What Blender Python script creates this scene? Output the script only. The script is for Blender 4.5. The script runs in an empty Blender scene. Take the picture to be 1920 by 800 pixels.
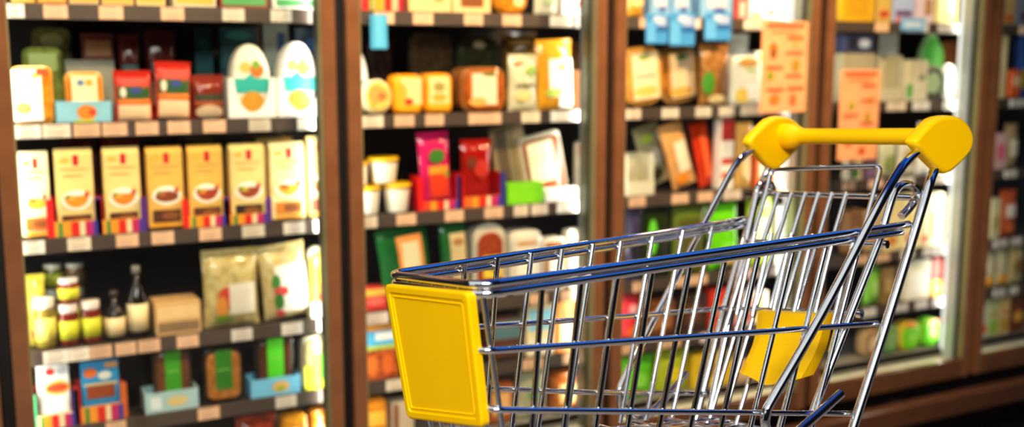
import bpy, math, random
from math import sin, cos, pi, radians, atan, sqrt
from mathutils import Vector, Matrix
random.seed(7)
scene = bpy.context.scene
COL = scene.collection

# ------------------------------------------------------------------ camera
F_PX = 1960.0
PITCH = atan(290 / F_PX)
TH = radians(27.6)                 # heading, from +Y towards +X
H = 1.28                           # eye height
BAY = 0.75                         # width of one cooler bay
D = BAY / 0.316                    # distance of the door plane
YS = D + 0.115                     # shelf front edge
YB = D + 0.62                      # back wall of the coolers

def ray(x, y):
    a = (x - 960) / F_PX; b = -(y - 400) / F_PX
    r, fw, u = a, cos(PITCH) + b * sin(PITCH), -sin(PITCH) + b * cos(PITCH)
    return Vector((r * cos(TH) + fw * sin(TH), -r * sin(TH) + fw * cos(TH), u))

def at(x, y, Y):
    d = ray(x, y); t = Y / d.y
    return Vector((d.x * t, Y, d.z * t + H))

cam_d = bpy.data.cameras.new('camera')
cam = bpy.data.objects.new('camera', cam_d); COL.objects.link(cam)
cam_d.sensor_width = 36; cam_d.lens = 36 * F_PX / 1920
cam_d.clip_start = 0.02; cam_d.clip_end = 60
cam.location = (0, 0, H)
cam.rotation_euler = (pi / 2 - PITCH, 0, -TH)
cam_d.dof.use_dof = True
cam_d.dof.focus_distance = 1.32
cam_d.dof.aperture_fstop = 2.5
cam_d.dof.aperture_blades = 0
scene.camera = cam

# ------------------------------------------------------------------ materials
def lin(h):
    h = h.lstrip('#'); v = [int(h[i:i + 2], 16) / 255 for i in (0, 2, 4)]
    return tuple((c / 12.92 if c <= .04045 else ((c + .055) / 1.055) ** 2.4) for c in v) + (1,)
_mats = {}
def mat(key):
    """'#rrggbb' matte print; '!' glossy film; '~' metal; '/#rrggbb' mottled with a second colour"""
    if not isinstance(key, str): return key
    if key in _mats: return _mats[key]
    m = bpy.data.materials.new('mat_' + key); m.use_nodes = True
    nt = m.node_tree; b = nt.nodes['Principled BSDF']
    rough = .55
    k = key
    if k.endswith('!'): rough = .18; k = k[:-1]
    metal = k.endswith('~')
    if metal: k = k[:-1]
    cs = k.split('/')
    c1 = lin(cs[0]); c2 = lin(cs[1]) if len(cs) > 1 else tuple(x * .86 for x in c1[:3]) + (1,)
    tc = nt.nodes.new('ShaderNodeTexCoord')
    nz = nt.nodes.new('ShaderNodeTexNoise'); nz.inputs['Scale'].default_value = 60 if len(cs) > 1 else 14
    nz.inputs['Detail'].default_value = 3
    rp = nt.nodes.new('ShaderNodeValToRGB')
    rp.color_ramp.elements[0].position = .38; rp.color_ramp.elements[1].position = .62
    rp.color_ramp.elements[0].color = c1; rp.color_ramp.elements[1].color = c2
    nt.links.new(tc.outputs['Object'], nz.inputs['Vector'])
    nt.links.new(nz.outputs['Fac'], rp.inputs['Fac'])
    nt.links.new(rp.outputs['Color'], b.inputs['Base Color'])
    b.inputs['Roughness'].default_value = rough
    if metal: b.inputs['Metallic'].default_value = .9; b.inputs['Roughness'].default_value = .32
    _mats[key] = m
    return m

def chrome_mat():
    m = bpy.data.materials.new('chrome'); m.use_nodes = True
    nt = m.node_tree; b = nt.nodes['Principled BSDF']
    b.inputs['Metallic'].default_value = 1; b.inputs['Base Color'].default_value = (.86, .87, .9, 1)
    nz = nt.nodes.new('ShaderNodeTexNoise'); nz.inputs['Scale'].default_value = 90
    mr = nt.nodes.new('ShaderNodeMapRange'); mr.inputs[3].default_value = .04; mr.inputs[4].default_value = .11
    tc = nt.nodes.new('ShaderNodeTexCoord')
    nt.links.new(tc.outputs['Object'], nz.inputs['Vector'])
    nt.links.new(nz.outputs['Fac'], mr.inputs[0]); nt.links.new(mr.outputs[0], b.inputs['Roughness'])
    return m
CHROME = chrome_mat()

def plastic_mat(name, hexc, rough=.38):
    m = bpy.data.materials.new(name); m.use_nodes = True
    nt = m.node_tree; b = nt.nodes['Principled BSDF']
    c = lin(hexc)
    tc = nt.nodes.new('ShaderNodeTexCoord')
    nz = nt.nodes.new('ShaderNodeTexNoise'); nz.inputs['Scale'].default_value = 25
    mx = nt.nodes.new('ShaderNodeMix'); mx.data_type = 'RGBA'
    mx.inputs[6].default_value = c; mx.inputs[7].default_value = tuple(x * .93 for x in c[:3]) + (1,)
    nt.links.new(tc.outputs['Object'], nz.inputs['Vector'])
    nt.links.new(nz.outputs['Fac'], mx.inputs[0]); nt.links.new(mx.outputs[2], b.inputs['Base Color'])
    n2 = nt.nodes.new('ShaderNodeTexNoise'); n2.inputs['Scale'].default_value = 900
    bp = nt.nodes.new('ShaderNodeBump'); bp.inputs['Strength'].default_value = .04; bp.inputs['Distance'].default_value = .001
    nt.links.new(tc.outputs['Object'], n2.inputs['Vector'])
    nt.links.new(n2.outputs['Fac'], bp.inputs['Height']); nt.links.new(bp.outputs[0], b.inputs['Normal'])
    b.inputs['Roughness'].default_value = rough
    b.inputs['Specular IOR Level'].default_value = .3
    return m
YELLOW = plastic_mat('yellow_plastic', '#ffc900')
RUBBER = plastic_mat('grey_rubber', '#303236', .7)

def emit_mat(name, col, strength):
    m = bpy.data.materials.new(name); m.use_nodes = True
    nt = m.node_tree; nt.nodes.clear()
    e = nt.nodes.new('ShaderNodeEmission'); e.inputs[0].default_value = col; e.inputs[1].default_value = strength
    o = nt.nodes.new('ShaderNodeOutputMaterial'); nt.links.new(e.outputs[0], o.inputs[0])
    return m

def glass_mat():
    m = bpy.data.materials.new('door_glass'); m.use_nodes = True
    nt = m.node_tree; nt.nodes.clear()
    t = nt.nodes.new('ShaderNodeBsdfTransparent'); t.inputs[0].default_value = (.97, .985, .975, 1)
    g = nt.nodes.new('ShaderNodeBsdfGlossy'); g.inputs['Roughness'].default_value = .03
    mx = nt.nodes.new('ShaderNodeMixShader'); o = nt.nodes.new('ShaderNodeOutputMaterial')
    mx.inputs[0].default_value = .035
    nt.links.new(t.outputs[0], mx.inputs[1]); nt.links.new(g.outputs[0], mx.inputs[2])
    nt.links.new(mx.outputs[0], o.inputs[0])
    return m
GLASS = glass_mat()

def film_mat():
    m = bpy.data.materials.new('clear_film'); m.use_nodes = True
    nt = m.node_tree; nt.nodes.clear()
    t = nt.nodes.new('ShaderNodeBsdfTransparent')
    g = nt.nodes.new('ShaderNodeBsdfGlossy'); g.inputs['Roughness'].default_value = .15
    d = nt.nodes.new('ShaderNodeBsdfDiffuse'); d.inputs[0].default_value = (.8, .8, .76, 1)
    nz = nt.nodes.new('ShaderNodeTexNoise'); nz.inputs['Scale'].default_value = 30
    mr = nt.nodes.new('ShaderNodeMapRange'); mr.inputs[1].default_value = .35; mr.inputs[2].default_value = .7
    mr.inputs[3].default_value = .08; mr.inputs[4].default_value = .5
    a = nt.nodes.new('ShaderNodeMixShader'); a.inputs[0].default_value = .5
    mx = nt.nodes.new('ShaderNodeMixShader'); o = nt.nodes.new('ShaderNodeOutputMaterial')
    nt.links.new(g.outputs[0], a.inputs[1]); nt.links.new(d.outputs[0], a.inputs[2])
    nt.links.new(nz.outputs['Fac'], mr.inputs[0]); nt.links.new(mr.outputs[0], mx.inputs[0])
    nt.links.new(t.outputs[0], mx.inputs[1]); nt.links.new(a.outputs[0], mx.inputs[2]); nt.links.new(mx.outputs[0], o.inputs[0])
    return m
FILM = film_mat()

# ------------------------------------------------------------------ mesh builder
class MB:
    def __init__(s): s.v = []; s.f = []; s.mi = []; s.ms = []; s.smooth = []
    def m(s, key):
        mm = mat(key)
        if mm not in s.ms: s.ms.append(mm)
        return s.ms.index(mm)
    def add(s, vs, fs, key, smooth=False):
        b = len(s.v); i = s.m(key); s.v += [Vector(p) for p in vs]
        for f in fs: s.f.append([b + j for j in f]); s.mi.append(i); s.smooth.append(smooth)
    def box(s, x0, x1, y0, y1, z0, z1, key, bev=0):
        if bev:
            pts = rrect((x0 + x1) / 2, (z0 + z1) / 2, x1 - x0, z1 - z0, bev, 3)
            s.slab(pts, y0, y1, key, bev * .5); return
        vs = [(x, y, z) for z in (z0, z1) for y in (y0, y1) for x in (x0, x1)]
        s.add(vs, [(0, 1, 5, 4), (2, 6, 7, 3), (0, 4, 6, 2), (1, 3, 7, 5), (4, 5, 7, 6), (0, 2, 3, 1)], key)
    def slab(s, pts, y0, y1, key, bev=.002, frontkey=None):
        """closed outline in x,z pushed from y0 (front) to y1, rims rounded"""
        n = len(pts); cx = sum(p[0] for p in pts) / n; cz = sum(p[1] for p in pts) / n
        def ring(y, ins):
            out = []
            for i, (x, z) in enumerate(pts):
                a = pts[i - 1]; c = pts[(i + 1) % n]
                tx, tz = c[0] - a[0], c[1] - a[1]; l = math.hypot(tx, tz) or 1
                nx, nz = -tz / l, tx / l
                if nx * (cx - x) + nz * (cz - z) < 0: nx, nz = -nx, -nz
                out.append((x + nx * ins, y, z + nz * ins))
            return out
        sg = 1 if y1 > y0 else -1
        rings = [ring(y0, bev), ring(y0 + sg * bev * .3, bev * .3), ring(y0 + sg * bev, 0), ring(y1 - sg * bev, 0), ring(y1 - sg * bev * .3, bev * .3), ring(y1, bev)]
        vs = [p for r in rings for p in r]; fs = []
        for k in range(5):
            for i in range(n): fs.append((k * n + i, k * n + (i + 1) % n, (k + 1) * n + (i + 1) % n, (k + 1) * n + i))
        s.add(vs, fs, key, False)
        s.add(rings[0], [tuple(range(n))], frontkey or key); s.add(rings[5], [tuple(range(n))], key)
    def lathe(s, prof, key, cx=0, cy=0, seg=24, z0=0, smooth=True):
        vs = []; fs = []
        for r, z in prof:
            for i in range(seg):
                a = 2 * pi * i / seg; vs.append((cx + r * cos(a), cy + r * sin(a), z0 + z))
        for k in range(len(prof) - 1):
            for i in range(seg): fs.append((k * seg + i, k * seg + (i + 1) % seg, (k + 1) * seg + (i + 1) % seg, (k + 1) * seg + i))
        fs.append(tuple(range(seg))[::-1]); fs.append(tuple(range((len(prof) - 1) * seg, len(prof) * seg)))
        s.add(vs, fs, key, smooth)
    def tube(s, path, r, key, seg=10, cap=True):
        path = [Vector(p) for p in path]
        t0 = (path[1] - path[0]).normalized()
        up = Vector((0, 0, 1)) if abs(t0.z) < .9 else Vector((1, 0, 0))
        nrm = t0.cross(up).normalized(); vs = []; fs = []; pt = t0
        n = len(path)
        for i, p in enumerate(path):
            if i == 0: t = t0
            elif i == n - 1: t = (p - path[i - 1]).normalized()
            else: t = ((path[i + 1] - p).normalized() + (p - path[i - 1]).normalized()).normalized()
            ax = pt.cross(t)
            if ax.length > 1e-8: nrm = Matrix.Rotation(pt.angle(t), 3, ax.normalized()) @ nrm
            pt = t; bn = t.cross(nrm).normalized(); nrm = bn.cross(t).normalized()
            rr = r[i] if isinstance(r, (list, tuple)) else r
            for k in range(seg):
                a = 2 * pi * k / seg; vs.append(p + (nrm * cos(a) + bn * sin(a)) * rr)
        for i in range(n - 1):
            for k in range(seg): fs.append((i * seg + k, i * seg + (k + 1) % seg, (i + 1) * seg + (k + 1) % seg, (i + 1) * seg + k))
        s.add(vs, fs, key, True)
        if cap:
            s.add(vs[:seg], [tuple(range(seg))[::-1]], key); s.add(vs[-seg:], [tuple(range(seg))], key)
    def decals(s, lst, W, HH, Fy=lambda x, z: 0.0):
        """print on a front: (shape, cx, cz, w, h, colour) as fractions of the front"""
        for q, (sh, cx, cz, w, h, key) in enumerate(lst):
            if sh == 'e': o = [(cos(2 * pi * i / 20), sin(2 * pi * i / 20)) for i in range(20)]
            elif sh == 't': o = [(-1, -1), (0, -1), (1, -1), (.5, 0), (0, 1), (-.5, 0)]
            elif sh == 'b': o = [(cos(pi + pi * i / 12), sin(pi + pi * i / 12) * 2 + 1) for i in range(13)]      # bowl
            else: o = [(-1 + .5 * i, -1) for i in range(4)] + [(1, -1 + .5 * i) for i in range(4)] + [(1 - .5 * i, 1) for i in range(4)] + [(-1, 1 - .5 * i) for i in range(4)]
            n = len(o); vs = []; fs = []
            for k in (1, .66, .33, 0):
                for a, b in (o if k else o[:1]):
                    if sh == 'b': b0 = (b - 0) * k
                    x = (cx + a * k * w / 2) * W; z = (cz + b * k * h / 2) * HH
                    vs.append((x, Fy(x, z) - .0007 - .0003 * q, z))
            for k in range(2):
                for i in range(n): fs.append((k * n + i, k * n + (i + 1) % n, (k + 1) * n + (i + 1) % n, (k + 1) * n + i))
            for i in range(n): fs.append((2 * n + i, 2 * n + (i + 1) % n, 3 * n))
            s.add(vs, fs, key)
    def build(s, name, parent=None, loc=None, rot=None):
        me = bpy.data.meshes.new(name); me.from_pydata([tuple(p) for p in s.v], [], s.f); me.update()
        for mm in s.ms: me.materials.append(mm)
        for p, i, sm in zip(me.polygons, s.mi, s.smooth): p.material_index = i; p.use_smooth = sm
        o = bpy.data.objects.new(name, me); COL.objects.link(o)
        if parent: o.parent = parent
        if loc is not None: o.location = loc
        if rot is not None: o.rotation_euler = rot
        return o

def rrect(cx, cz, w, h, r, k=4):
    r = min(r, w / 2 - 1e-4, h / 2 - 1e-4); o = []
    for sx, sz, a0 in ((1, -1, -90), (1, 1, 0), (-1, 1, 90), (-1, -1, 180)):
        for i in range(k + 1):
            a = radians(a0 + 90 * i / k); o.append((cx + sx * (w / 2 - r) + r * cos(a), cz + sz * (h / 2 - r) + r * sin(a)))
    return o
def ellipse(cx, cz, w, h, n=28, p=2.0):
    o = []
    for i in range(n):
        a = 2 * pi * i / n; c, q = cos(a), sin(a)
        o.append((cx + w / 2 * math.copysign(abs(c) ** (2 / p), c), cz + h / 2 * math.copysign(abs(q) ** (2 / p), q)))
    return o
def arch(w, h, n=12):
    r = w / 2
    return [(-r, 0), (r, 0)] + [(r * cos(pi * i / n), h - r * .9 + r * .9 * sin(pi * i / n)) for i in range(n + 1)]
def empty(name, loc, rot=(0, 0, 0)):
    o = bpy.data.objects.new(name, None); COL.objects.link(o); o.location = loc; o.rotation_euler = rot
    o.empty_display_size = .05
    return o
def tag(o, label, cat, group=None):
    o['label'] = label; o['category'] = cat
    if group: o['group'] = group
    return o
def struct(o): o['kind'] = 'structure'; return o

# ------------------------------------------------------------------ product kinds (front at y = 0, base at z = 0)
def k_carton(o, w, h, d, c, dec, kw):
    b = MB(); b.box(-w / 2, w / 2, 0, d, 0, h, c, .003); b.decals(dec, w, h)
    return b.build(o)
def k_gable(o, w, h, d, c, dec, kw):          # carton with a folded hanging tab on top
    b = MB(); b.box(-w / 2, w / 2, 0, d, 0, h, c, .003)
    b.add([(-w / 2, 0.001, h), (w / 2, .001, h), (w / 2, .012, h + .014), (-w / 2, .012, h + .014), (-w / 2, d, h), (w / 2, d, h)], [(0, 1, 2, 3), (3, 2, 5, 4), (0, 3, 4), (1, 5, 2)], c)
    b.decals(dec, w, h)
    return b.build(o)
def pillow_F(w, h, T, p=3.0):
    def Fy(x, z):
        u = min(1, abs(2 * x / w)); v = min(1, max(0, z / h))
        g = (1 - u ** p) ** .6 * (max(0, 1 - abs(2 * v - 1) ** 4)) ** .6
        return T - T * g
    return Fy
def k_pouch(o, w, h, d, c, dec, kw):
    b = MB(); T = d / 2; nx, nz = 12, 14
    vs = []; fs = []
    crimp = kw.get('crimp', 1)
    Fy = pillow_F(w, h, T)
    for side in (0, 1):
        for j in range(nz + 1):
            v = j / nz; z = h * v
            ww = w * (1 - .05 * sin(pi * v)) 
            for i in range(nx + 1):
                u = -1 + 2 * i / nx; x = u * ww / 2
                y = Fy(u * w / 2, z)
                y += .0035 * sin(9 * u + 14 * v + w * 90) * (1 - abs(u) ** 4) * sin(pi * v)
                if side: y = 2 * T - y + .002
                vs.append((x, y, z + (.004 * sin(8 * u) if j == nz else 0)))
    N = (nx + 1) * (nz + 1)
    for side in (0, 1):
        for j in range(nz):
            for i in range(nx):
                q = side * N + j * (nx + 1) + i; f = (q, q + 1, q + nx + 2, q + nx + 1)
                fs.append(f if not side else f[::-1])
    b.add(vs, fs, c, True)
    if crimp:
        for e in (0, 1):
            zz = h if e else 0
            b.box(-w / 2, w / 2, T - .001, T + .002, zz - (.004 if e else -.0005), zz + (.012 if e else .006), kw.get('crimpc', c))
    ob = b.build(o)
    dl = kw.get('label'); 
    b.decals
    if dec:
        p = MB(); p.decals(dec, w, h, lambda x, z: Fy(x, z) - .004); p.build('printed_label', ob)
    return ob
def k_tray(o, w, h, d, c, dec, kw):           # thermoformed tray standing on edge: food in a pale rim under film
    b = MB(); r = kw.get('r', .22) * min(w, h)
    out = kw.get('out')
    pts = {'arch': lambda: arch(w, h), 'round': lambda: ellipse(0, h / 2, w, h), 'super': lambda: ellipse(0, h / 2, w, h, 32, 3.2), None: lambda: rrect(0, h / 2, w, h, r)}[out]()
    b.slab(pts, .004, d, kw.get('rim', c), .003)
    ob = b.build(o)
    q = MB(); n = len(pts); cx = 0; cz = h / 2; s_ = kw.get('s', .86)
    inn = [(x * s_, (z - cz) * s_ + cz) for x, z in pts]
    q.slab(inn, -.004, .006, c, .004); q.decals(dec, w, h, lambda x, z: -.004); q.build(kw.get('part', 'filling'), ob)
    return ob
def k_display(o, w, h, d, c, dec, kw):        # shelf-ready tray: low printed lip, taller side walls, open top
    b = MB(); lip = kw.get('lip', .45) * h; t = .003; sc = kw.get('side', c)
    b.box(-w / 2, w / 2, 0, t, 0, lip, c)
    b.box(-w / 2, w / 2, d - t, d, 0, h, sc); b.box(-w / 2 + t, w / 2 - t, t, d - t, 0, t, c)
    for s in (-1, 1):
        x0, x1 = (-w / 2, -w / 2 + t) if s < 0 else (w / 2 - t, w / 2)
        vs = [(x, y, z) for x in (x0, x1) for y, z in ((0, 0), (d, 0), (d, h), (.012, h), (0, h * .97 if kw.get('tall') else lip))]
        b.add(vs, [(0, 1, 2, 3, 4), (9, 8, 7, 6, 5), (0, 5, 6, 1), (1, 6, 7, 2), (2, 7, 8, 3), (3, 8, 9, 4), (4, 9, 5, 0)], sc)
    if kw.get('posts'):
        for s in (-1, 1): b.box(s * w / 2 - .007, s * w / 2 + .007, -.001, .002, 0, h, kw['posts'][0 if s < 0 else 1])
    b.decals(dec, w, lip)
    return b.build(o)
def k_jar(o, w, h, d, c, dec, kw):
    r = w / 2; b = MB()
    b.lathe([(r * .8, 0), (r, h * .06), (r, h * .7), (r * .85, h * .8), (r * .84, h * .82)], c, 0, r); ob = b.build(o)
    l = MB(); l.lathe([(r * .9, h * .8), (r * .94, h * .83), (r * .94, h * .97), (r * .88, h)], kw.get('lid', '#e8e2d2!'), 0, r); l.build('lid', ob)
    p = MB(); p.lathe([(r * 1.01, h * .16), (r * 1.01, h * .62)], kw.get('lab', '#d8d040'), 0, r); p.build('paper_label', ob)
    return ob
def k_bottle(o, w, h, d, c, dec, kw):
    r = w / 2; b = MB()
    b.lathe([(r * .85, 0), (r, h * .03), (r, h * .52), (r * .8, h * .62), (r * .36, h * .74), (r * .32, h * .9)], c, 0, r); ob = b.build(o)
    l = MB(); l.lathe([(r * .4, h * .88), (r * .4, h * .99), (r * .34, h)], kw.get('lid', '#c9c6ba'), 0, r); l.build('cap', ob)
    p = MB(); p.lathe([(r * 1.01, h * .1), (r * 1.01, h * .48)], kw.get('lab', '#efe2bd'), 0, r); p.build('paper_label', ob)
    return ob
def k_tub(o, w, h, d, c, dec, kw):
    r = w / 2; b = MB()
    b.lathe([(r * .72, 0), (r * .76, h * .03), (r * .93, h * .86), (r * .93, h * .88)], c, 0, r); ob = b.build(o)
    l = MB(); l.lathe([(r, h * .84), (r * 1.0, h * .95), (r * .93, h), (r * .9, h * .985), (0.001, h * .985)], kw.get('lid', '#f0c020!'), 0, r); l.build('lid', ob)
    return ob
def k_open(o, w, h, d, c, dec, kw):           # open-topped cardboard box with wall thickness
    b = MB(); t = .004; fh = kw.get('front', .8) * h
    b.box(-w / 2, w / 2, 0, t, 0, fh, c); b.box(-w / 2, w / 2, d - t, d, 0, h, c)
    b.box(-w / 2, -w / 2 + t, t, d - t, 0, h, c); b.box(w / 2 - t, w / 2, t, d - t, 0, h, c); b.box(-w / 2 + t, w / 2 - t, t, d - t, 0, t, c)
    b.decals(dec, w, fh)
    return b.build(o)
def k_notch(o, w, h, d, c, dec, kw):          # white sleeve with an oval cut-out front
    b = MB(); ev = []; n = 20
    for i in range(n + 1):
        a = pi + pi * i / n; ev.append((w * .37 * cos(a), h * 1.0 + h * .84 * sin(a)))
    low = [(-w / 2 + w * i / n, 0) for i in range(n + 1)]
    for y in (0, .003):
        vs = [(x, y, z) for x, z in low] + [(x, y, z) for x, z in ev]
        b.add(vs, [(i, i + 1, n + 2 + i, n + 1 + i) for i in range(n)], c)
        b.add([(-w / 2, y, 0), (ev[0][0], y, ev[0][1]), (-w / 2, y, h), (w / 2, y, 0), (w / 2, y, h), (ev[-1][0], y, ev[-1][1])], [(0, 1, 2), (3, 4, 5)], c)
    b.box(-w / 2, -w / 2 + .003, .003, d, 0, h, c); b.box(w / 2 - .003, w / 2, .003, d, 0, h, c); b.box(-w / 2, w / 2, d - .003, d, 0, h, c)
    return b.build(o)
def k_card(o, w, h, d, c, dec, kw):
    b = MB(); b.slab(rrect(0, h / 2, w, h, kw.get('r', .004)), 0, .0016, c, .0004); b.decals(dec, w, h)
    return b.build(o)
KINDS = dict(carton=k_carton, gable=k_gable, pouch=k_pouch, tray=k_tray, display=k_display, jar=k_jar, bottle=k_bottle, tub=k_tub, open=k_open, notch=k_notch, card=k_card)

SHELF_Z = {'A': .1006, 'B': -.1555, 'C': -.4085, 'D': -.660, 'E': -.844, 'F': -1.0}
RAIL_H = .034
def top_of(row): return H + SHELF_Z[row] + RAIL_H / 2 - .004 if row != 'F' else H - 1.012
LAST = [None]
def P(kind, row, x0, x1, yt, c, dec, name, cat, label, group=None, back=.012, d=None, lean=0, roll=0, base=None, wz=0, inside=False, **kw):
    """a product whose front spans pixel columns x0..x1 and reaches up to row yt, standing on its shelf"""
    Y = YS + back
    ym = 400
    Yx = YS + .005 if inside else Y
    a = at(x0, yt, Yx); b = at(x1, yt, Yx); z0 = top_of(row) + .0015 if base is None else base
    w = (b.x - a.x) * (.93 if inside else 1); h = max(.02, (at((x0 + x1) / 2, yt, Y).z - z0))
    if lean: h = h / cos(lean)
    if d is None: d = min(.12, w * .6)
    o = KINDS[kind](name, w, h, d, c, dec, kw)
    zc = z0 + (w / 2 * abs(sin(roll)) + .002 if roll else 0) + (d * sin(lean) if lean else 0)
    if inside: zc += .005
    o.location = ((a.x + b.x) / 2, Y, zc); o.rotation_euler = (-lean, roll, wz)
    tag(o, label, cat, group)
    LAST[0] = (o, z0 + h)
    return o

# ------------------------------------------------------------------ stock: bay with the meal cartons
def MEAL(food, f2, win='#5a3018', gr='#7c9a3a', shape='b'):
    return [('r', .05, .93, .15, .13, '#c8202c'), ('r', -.25, .93, .2, .05, '#d8b848'), ('r', 0, .82, .7, .02, '#c8a860'), ('r', -.05, .74, .5, .02, '#c8a860'),
            ('e', .02, .43, .82, .26, '#fbf4de'), (shape, .02, .42 if shape == 'e' else .41, .66, .15, food), ('e', -.12, .46, .26, .07, f2), ('e', .3, .5, .13, .08, '#c84a30'), ('e', -.2, .48, .12, .05, gr),
            ('r', 0, .165, .78, .16, win), ('e', .1, .165, .5, .1, '#8a5226'), ('r', 0, .04, .8, .05, '#e6a030')]
PATCH = [('r', -.3, .5, .1, .9, '#5a8a3a'), ('r', -.17, .5, .16, .9, '#f09a28'), ('r', 0, .5, .16, .9, '#d8261c'), ('r', .15, .5, .1, .9, '#f2d8b0'), ('r', .3, .5, .16, .9, '#c02468'), ('r', .42, .5, .1, .9, '#4a3a98')]
CREAM = '#f0d488'; GOLD = '#e8b858'
cart_g = 'meal cartons on the carton shelf'
for i, (x0, x1, yt, dec, c, lab) in enumerate([
    (32, 92, 300, MEAL('#e0b040', '#c88030', '#d8702a', shape='e'), '#f8e8b8', 'cream meal carton next to the door post, orange food showing in its window'),
    (99, 176, 294, MEAL('#e8962a', '#f0b050'), CREAM, 'cream meal carton with an orange bowl, standing second from the door post'),
    (190, 264, 291, MEAL('#e08a24', '#f0b050'), CREAM, 'cream meal carton with an orange bowl and dark window, third in its row'),
    (272, 345, 290, MEAL('#8a4426', '#b86a3a', shape='e'), GOLD, 'amber meal carton with brown stew on a plate, fourth in its row'),
    (350, 420, 287, MEAL('#a8401c', '#e08a30'), GOLD, 'amber meal carton with red-brown bowl of food, fifth in its row'),
    (429, 499, 284, MEAL('#a04a24', '#c8b840', '#2c1a10'), CREAM, 'cream meal carton showing brown food beside green salad, sixth in its row'),
    (505, 574, 281, MEAL('#e0b43c', '#c8502c', '#c87a28'), '#f6e2a4', 'pale yellow meal carton with lit front, seventh in its row'),
    (578, 612, 270, MEAL('#a8602c', '#7a9a3a', '#8a3a1c'), '#f0d890', 'narrow cream meal carton at the far end of the carton row')]):
    P('gable', 'C', x0, x1, yt, c, dec, 'meal_carton', 'carton', lab, cart_g, back=.014, d=.045, inside=True)
for x0, x1, lab in ((92, 183, 'red and purple shelf tray around the second cream meal carton'), (184, 269, 'red and purple shelf tray around the third cream meal carton'), (347, 424, 'red and purple shelf tray around the amber carton with a red-brown bowl'), (425, 503, 'red and purple shelf tray around the carton with green salad')):
    P('display', 'C', x0, x1, 372, '#e8a838', PATCH, 'display_tray', 'tray', lab, 'printed shelf trays under the meal cartons', back=.005, d=.075, lip=.42, side='#d82a20', posts=('#d81c18', '#5a2a80'))
# rear row of cartons, darker, behind
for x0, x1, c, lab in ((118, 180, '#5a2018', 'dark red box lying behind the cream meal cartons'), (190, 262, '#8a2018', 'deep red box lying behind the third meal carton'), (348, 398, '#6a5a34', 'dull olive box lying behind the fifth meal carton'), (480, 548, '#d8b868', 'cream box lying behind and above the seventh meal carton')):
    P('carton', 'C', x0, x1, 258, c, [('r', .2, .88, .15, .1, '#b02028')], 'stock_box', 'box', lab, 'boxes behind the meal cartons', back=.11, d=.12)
# shelf above: sliced packs, red bags, egg-shaped packs
LABW = [('r', 0, .52, .84, .8, '#f6efe0'), ('e', -.2, .8, .22, .12, '#b8c8d8'), ('e', .12, .8, .2, .12, '#e0b848'), ('e', -.2, .32, .5, .22, '#e8b070'), ('r', 0, .62, .6, .03, '#c8b8a0')]
P('tray', 'B', 20, 97, 124, '#e0962e/#c87420!', [('r', -.14, .5, .72, .88, '#fbf6ea'), ('e', -.25, .84, .2, .1, '#b8c4d8'), ('e', .08, .84, .2, .1, '#f0cc60'), ('e', -.28, .28, .42, .2, '#e6a860'), ('r', .25, .9, .3, .1, '#d8542a')], 'cheese_pack', 'food pack', 'large orange pack with a broad white label beside the door post', rim='#e8a850!', r=.16)
P('open', 'B', 104, 208, 190, '#8cc4d4', [('e', .05, .5, .36, .7, '#e08828'), ('e', .15, .5, .14, .3, '#d84a28'), ('r', 0, .1, .36, .14, '#b8c848')], 'display_box', 'box', 'pale blue open box holding an orange pack', front=1, back=.004, d=.09)
P('tray', 'B', 118, 196, 139, '#d88a24/#b86818!', [('r', .0, .5, .68, .86, '#f8e4b4'), ('e', -.1, .78, .2, .14, '#6a88a8'), ('e', .12, .78, .2, .14, '#e0a83c'), ('e', 0, .3, .5, .1, '#c88038')], 'cheese_pack', 'food pack', 'orange pack with cream label standing in the pale blue box', rim='#e8a850!', r=.2, back=.014, d=.04, inside=True)
REDP = [('r', 0, .5, .9, .92, '#c84030'), ('r', 0, .62, .84, .3, '#2c5a2c'), ('e', -.28, .64, .16, .22, '#e8dcc0'), ('e', .05, .68, .3, .14, '#3a4a8c'), ('r', 0, .44, .84, .1, '#e88030'), ('r', 0, .2, .84, .34, '#ecc8a0')]
P('pouch', 'B', 213, 285, 142, '#b83226!', REDP, 'red_pouch', 'pouch', 'red food pouch with peach base, next to the orange pack in the blue box', 'red pouches', d=.03)
P('pouch', 'B', 288, 356, 128, '#b83226!', REDP, 'red_pouch', 'pouch', 'red food pouch with flared top corner, between two other red pouches', 'red pouches', d=.03, roll=.03)
P('pouch', 'B', 360, 421, 150, '#8a3a2c!', [('r', 0, .55, .84, .2, '#40402c'), ('r', 0, .42, .84, .1, '#a85028'), ('e', .0, .2, .84, .36, '#c8b090')], 'red_pouch', 'pouch', 'dark brownish red pouch beside the first egg-shaped pack', 'red pouches', d=.03)
for x0, x1, x2, x3, yt, c, lab, lab2 in ((433, 511, 427, 517, 87, '#efe8d2', 'cream egg-shaped pack with turquoise band, nearer the red pouches', 'white cut-out sleeve holding the egg-shaped pack nearer the red pouches'), (524, 598, 520, 607, 82, '#f8f5ec', 'white egg-shaped pack with turquoise band, beside the brown door frame', 'white cut-out sleeve holding the egg-shaped pack beside the door frame')):
    P('tray', 'B', x0, x1, yt, c, [('e', -.16, .68, .3, .16, '#e8b860'), ('e', .14, .64, .36, .2, '#c8742c'), ('e', .12, .72, .2, .12, '#7aa83a'), ('r', 0, .43, .98, .2, '#38b4a8'), ('t', -.05, .54, .5, .12, '#38b4a8'), ('e', 0, .19, .62, .32, '#d09a30')], 'egg_shaped_pack', 'food pack', lab, 'egg-shaped packs', out='round', rim=c, s=.92, part='printed_front', back=.022, d=.05, inside=True)
    P('notch', 'B', x2, x3, 146, '#f4f0e6', [], 'cardboard_sleeve', 'sleeve', lab2, 'egg pack sleeves', back=.005, d=.075)
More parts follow.
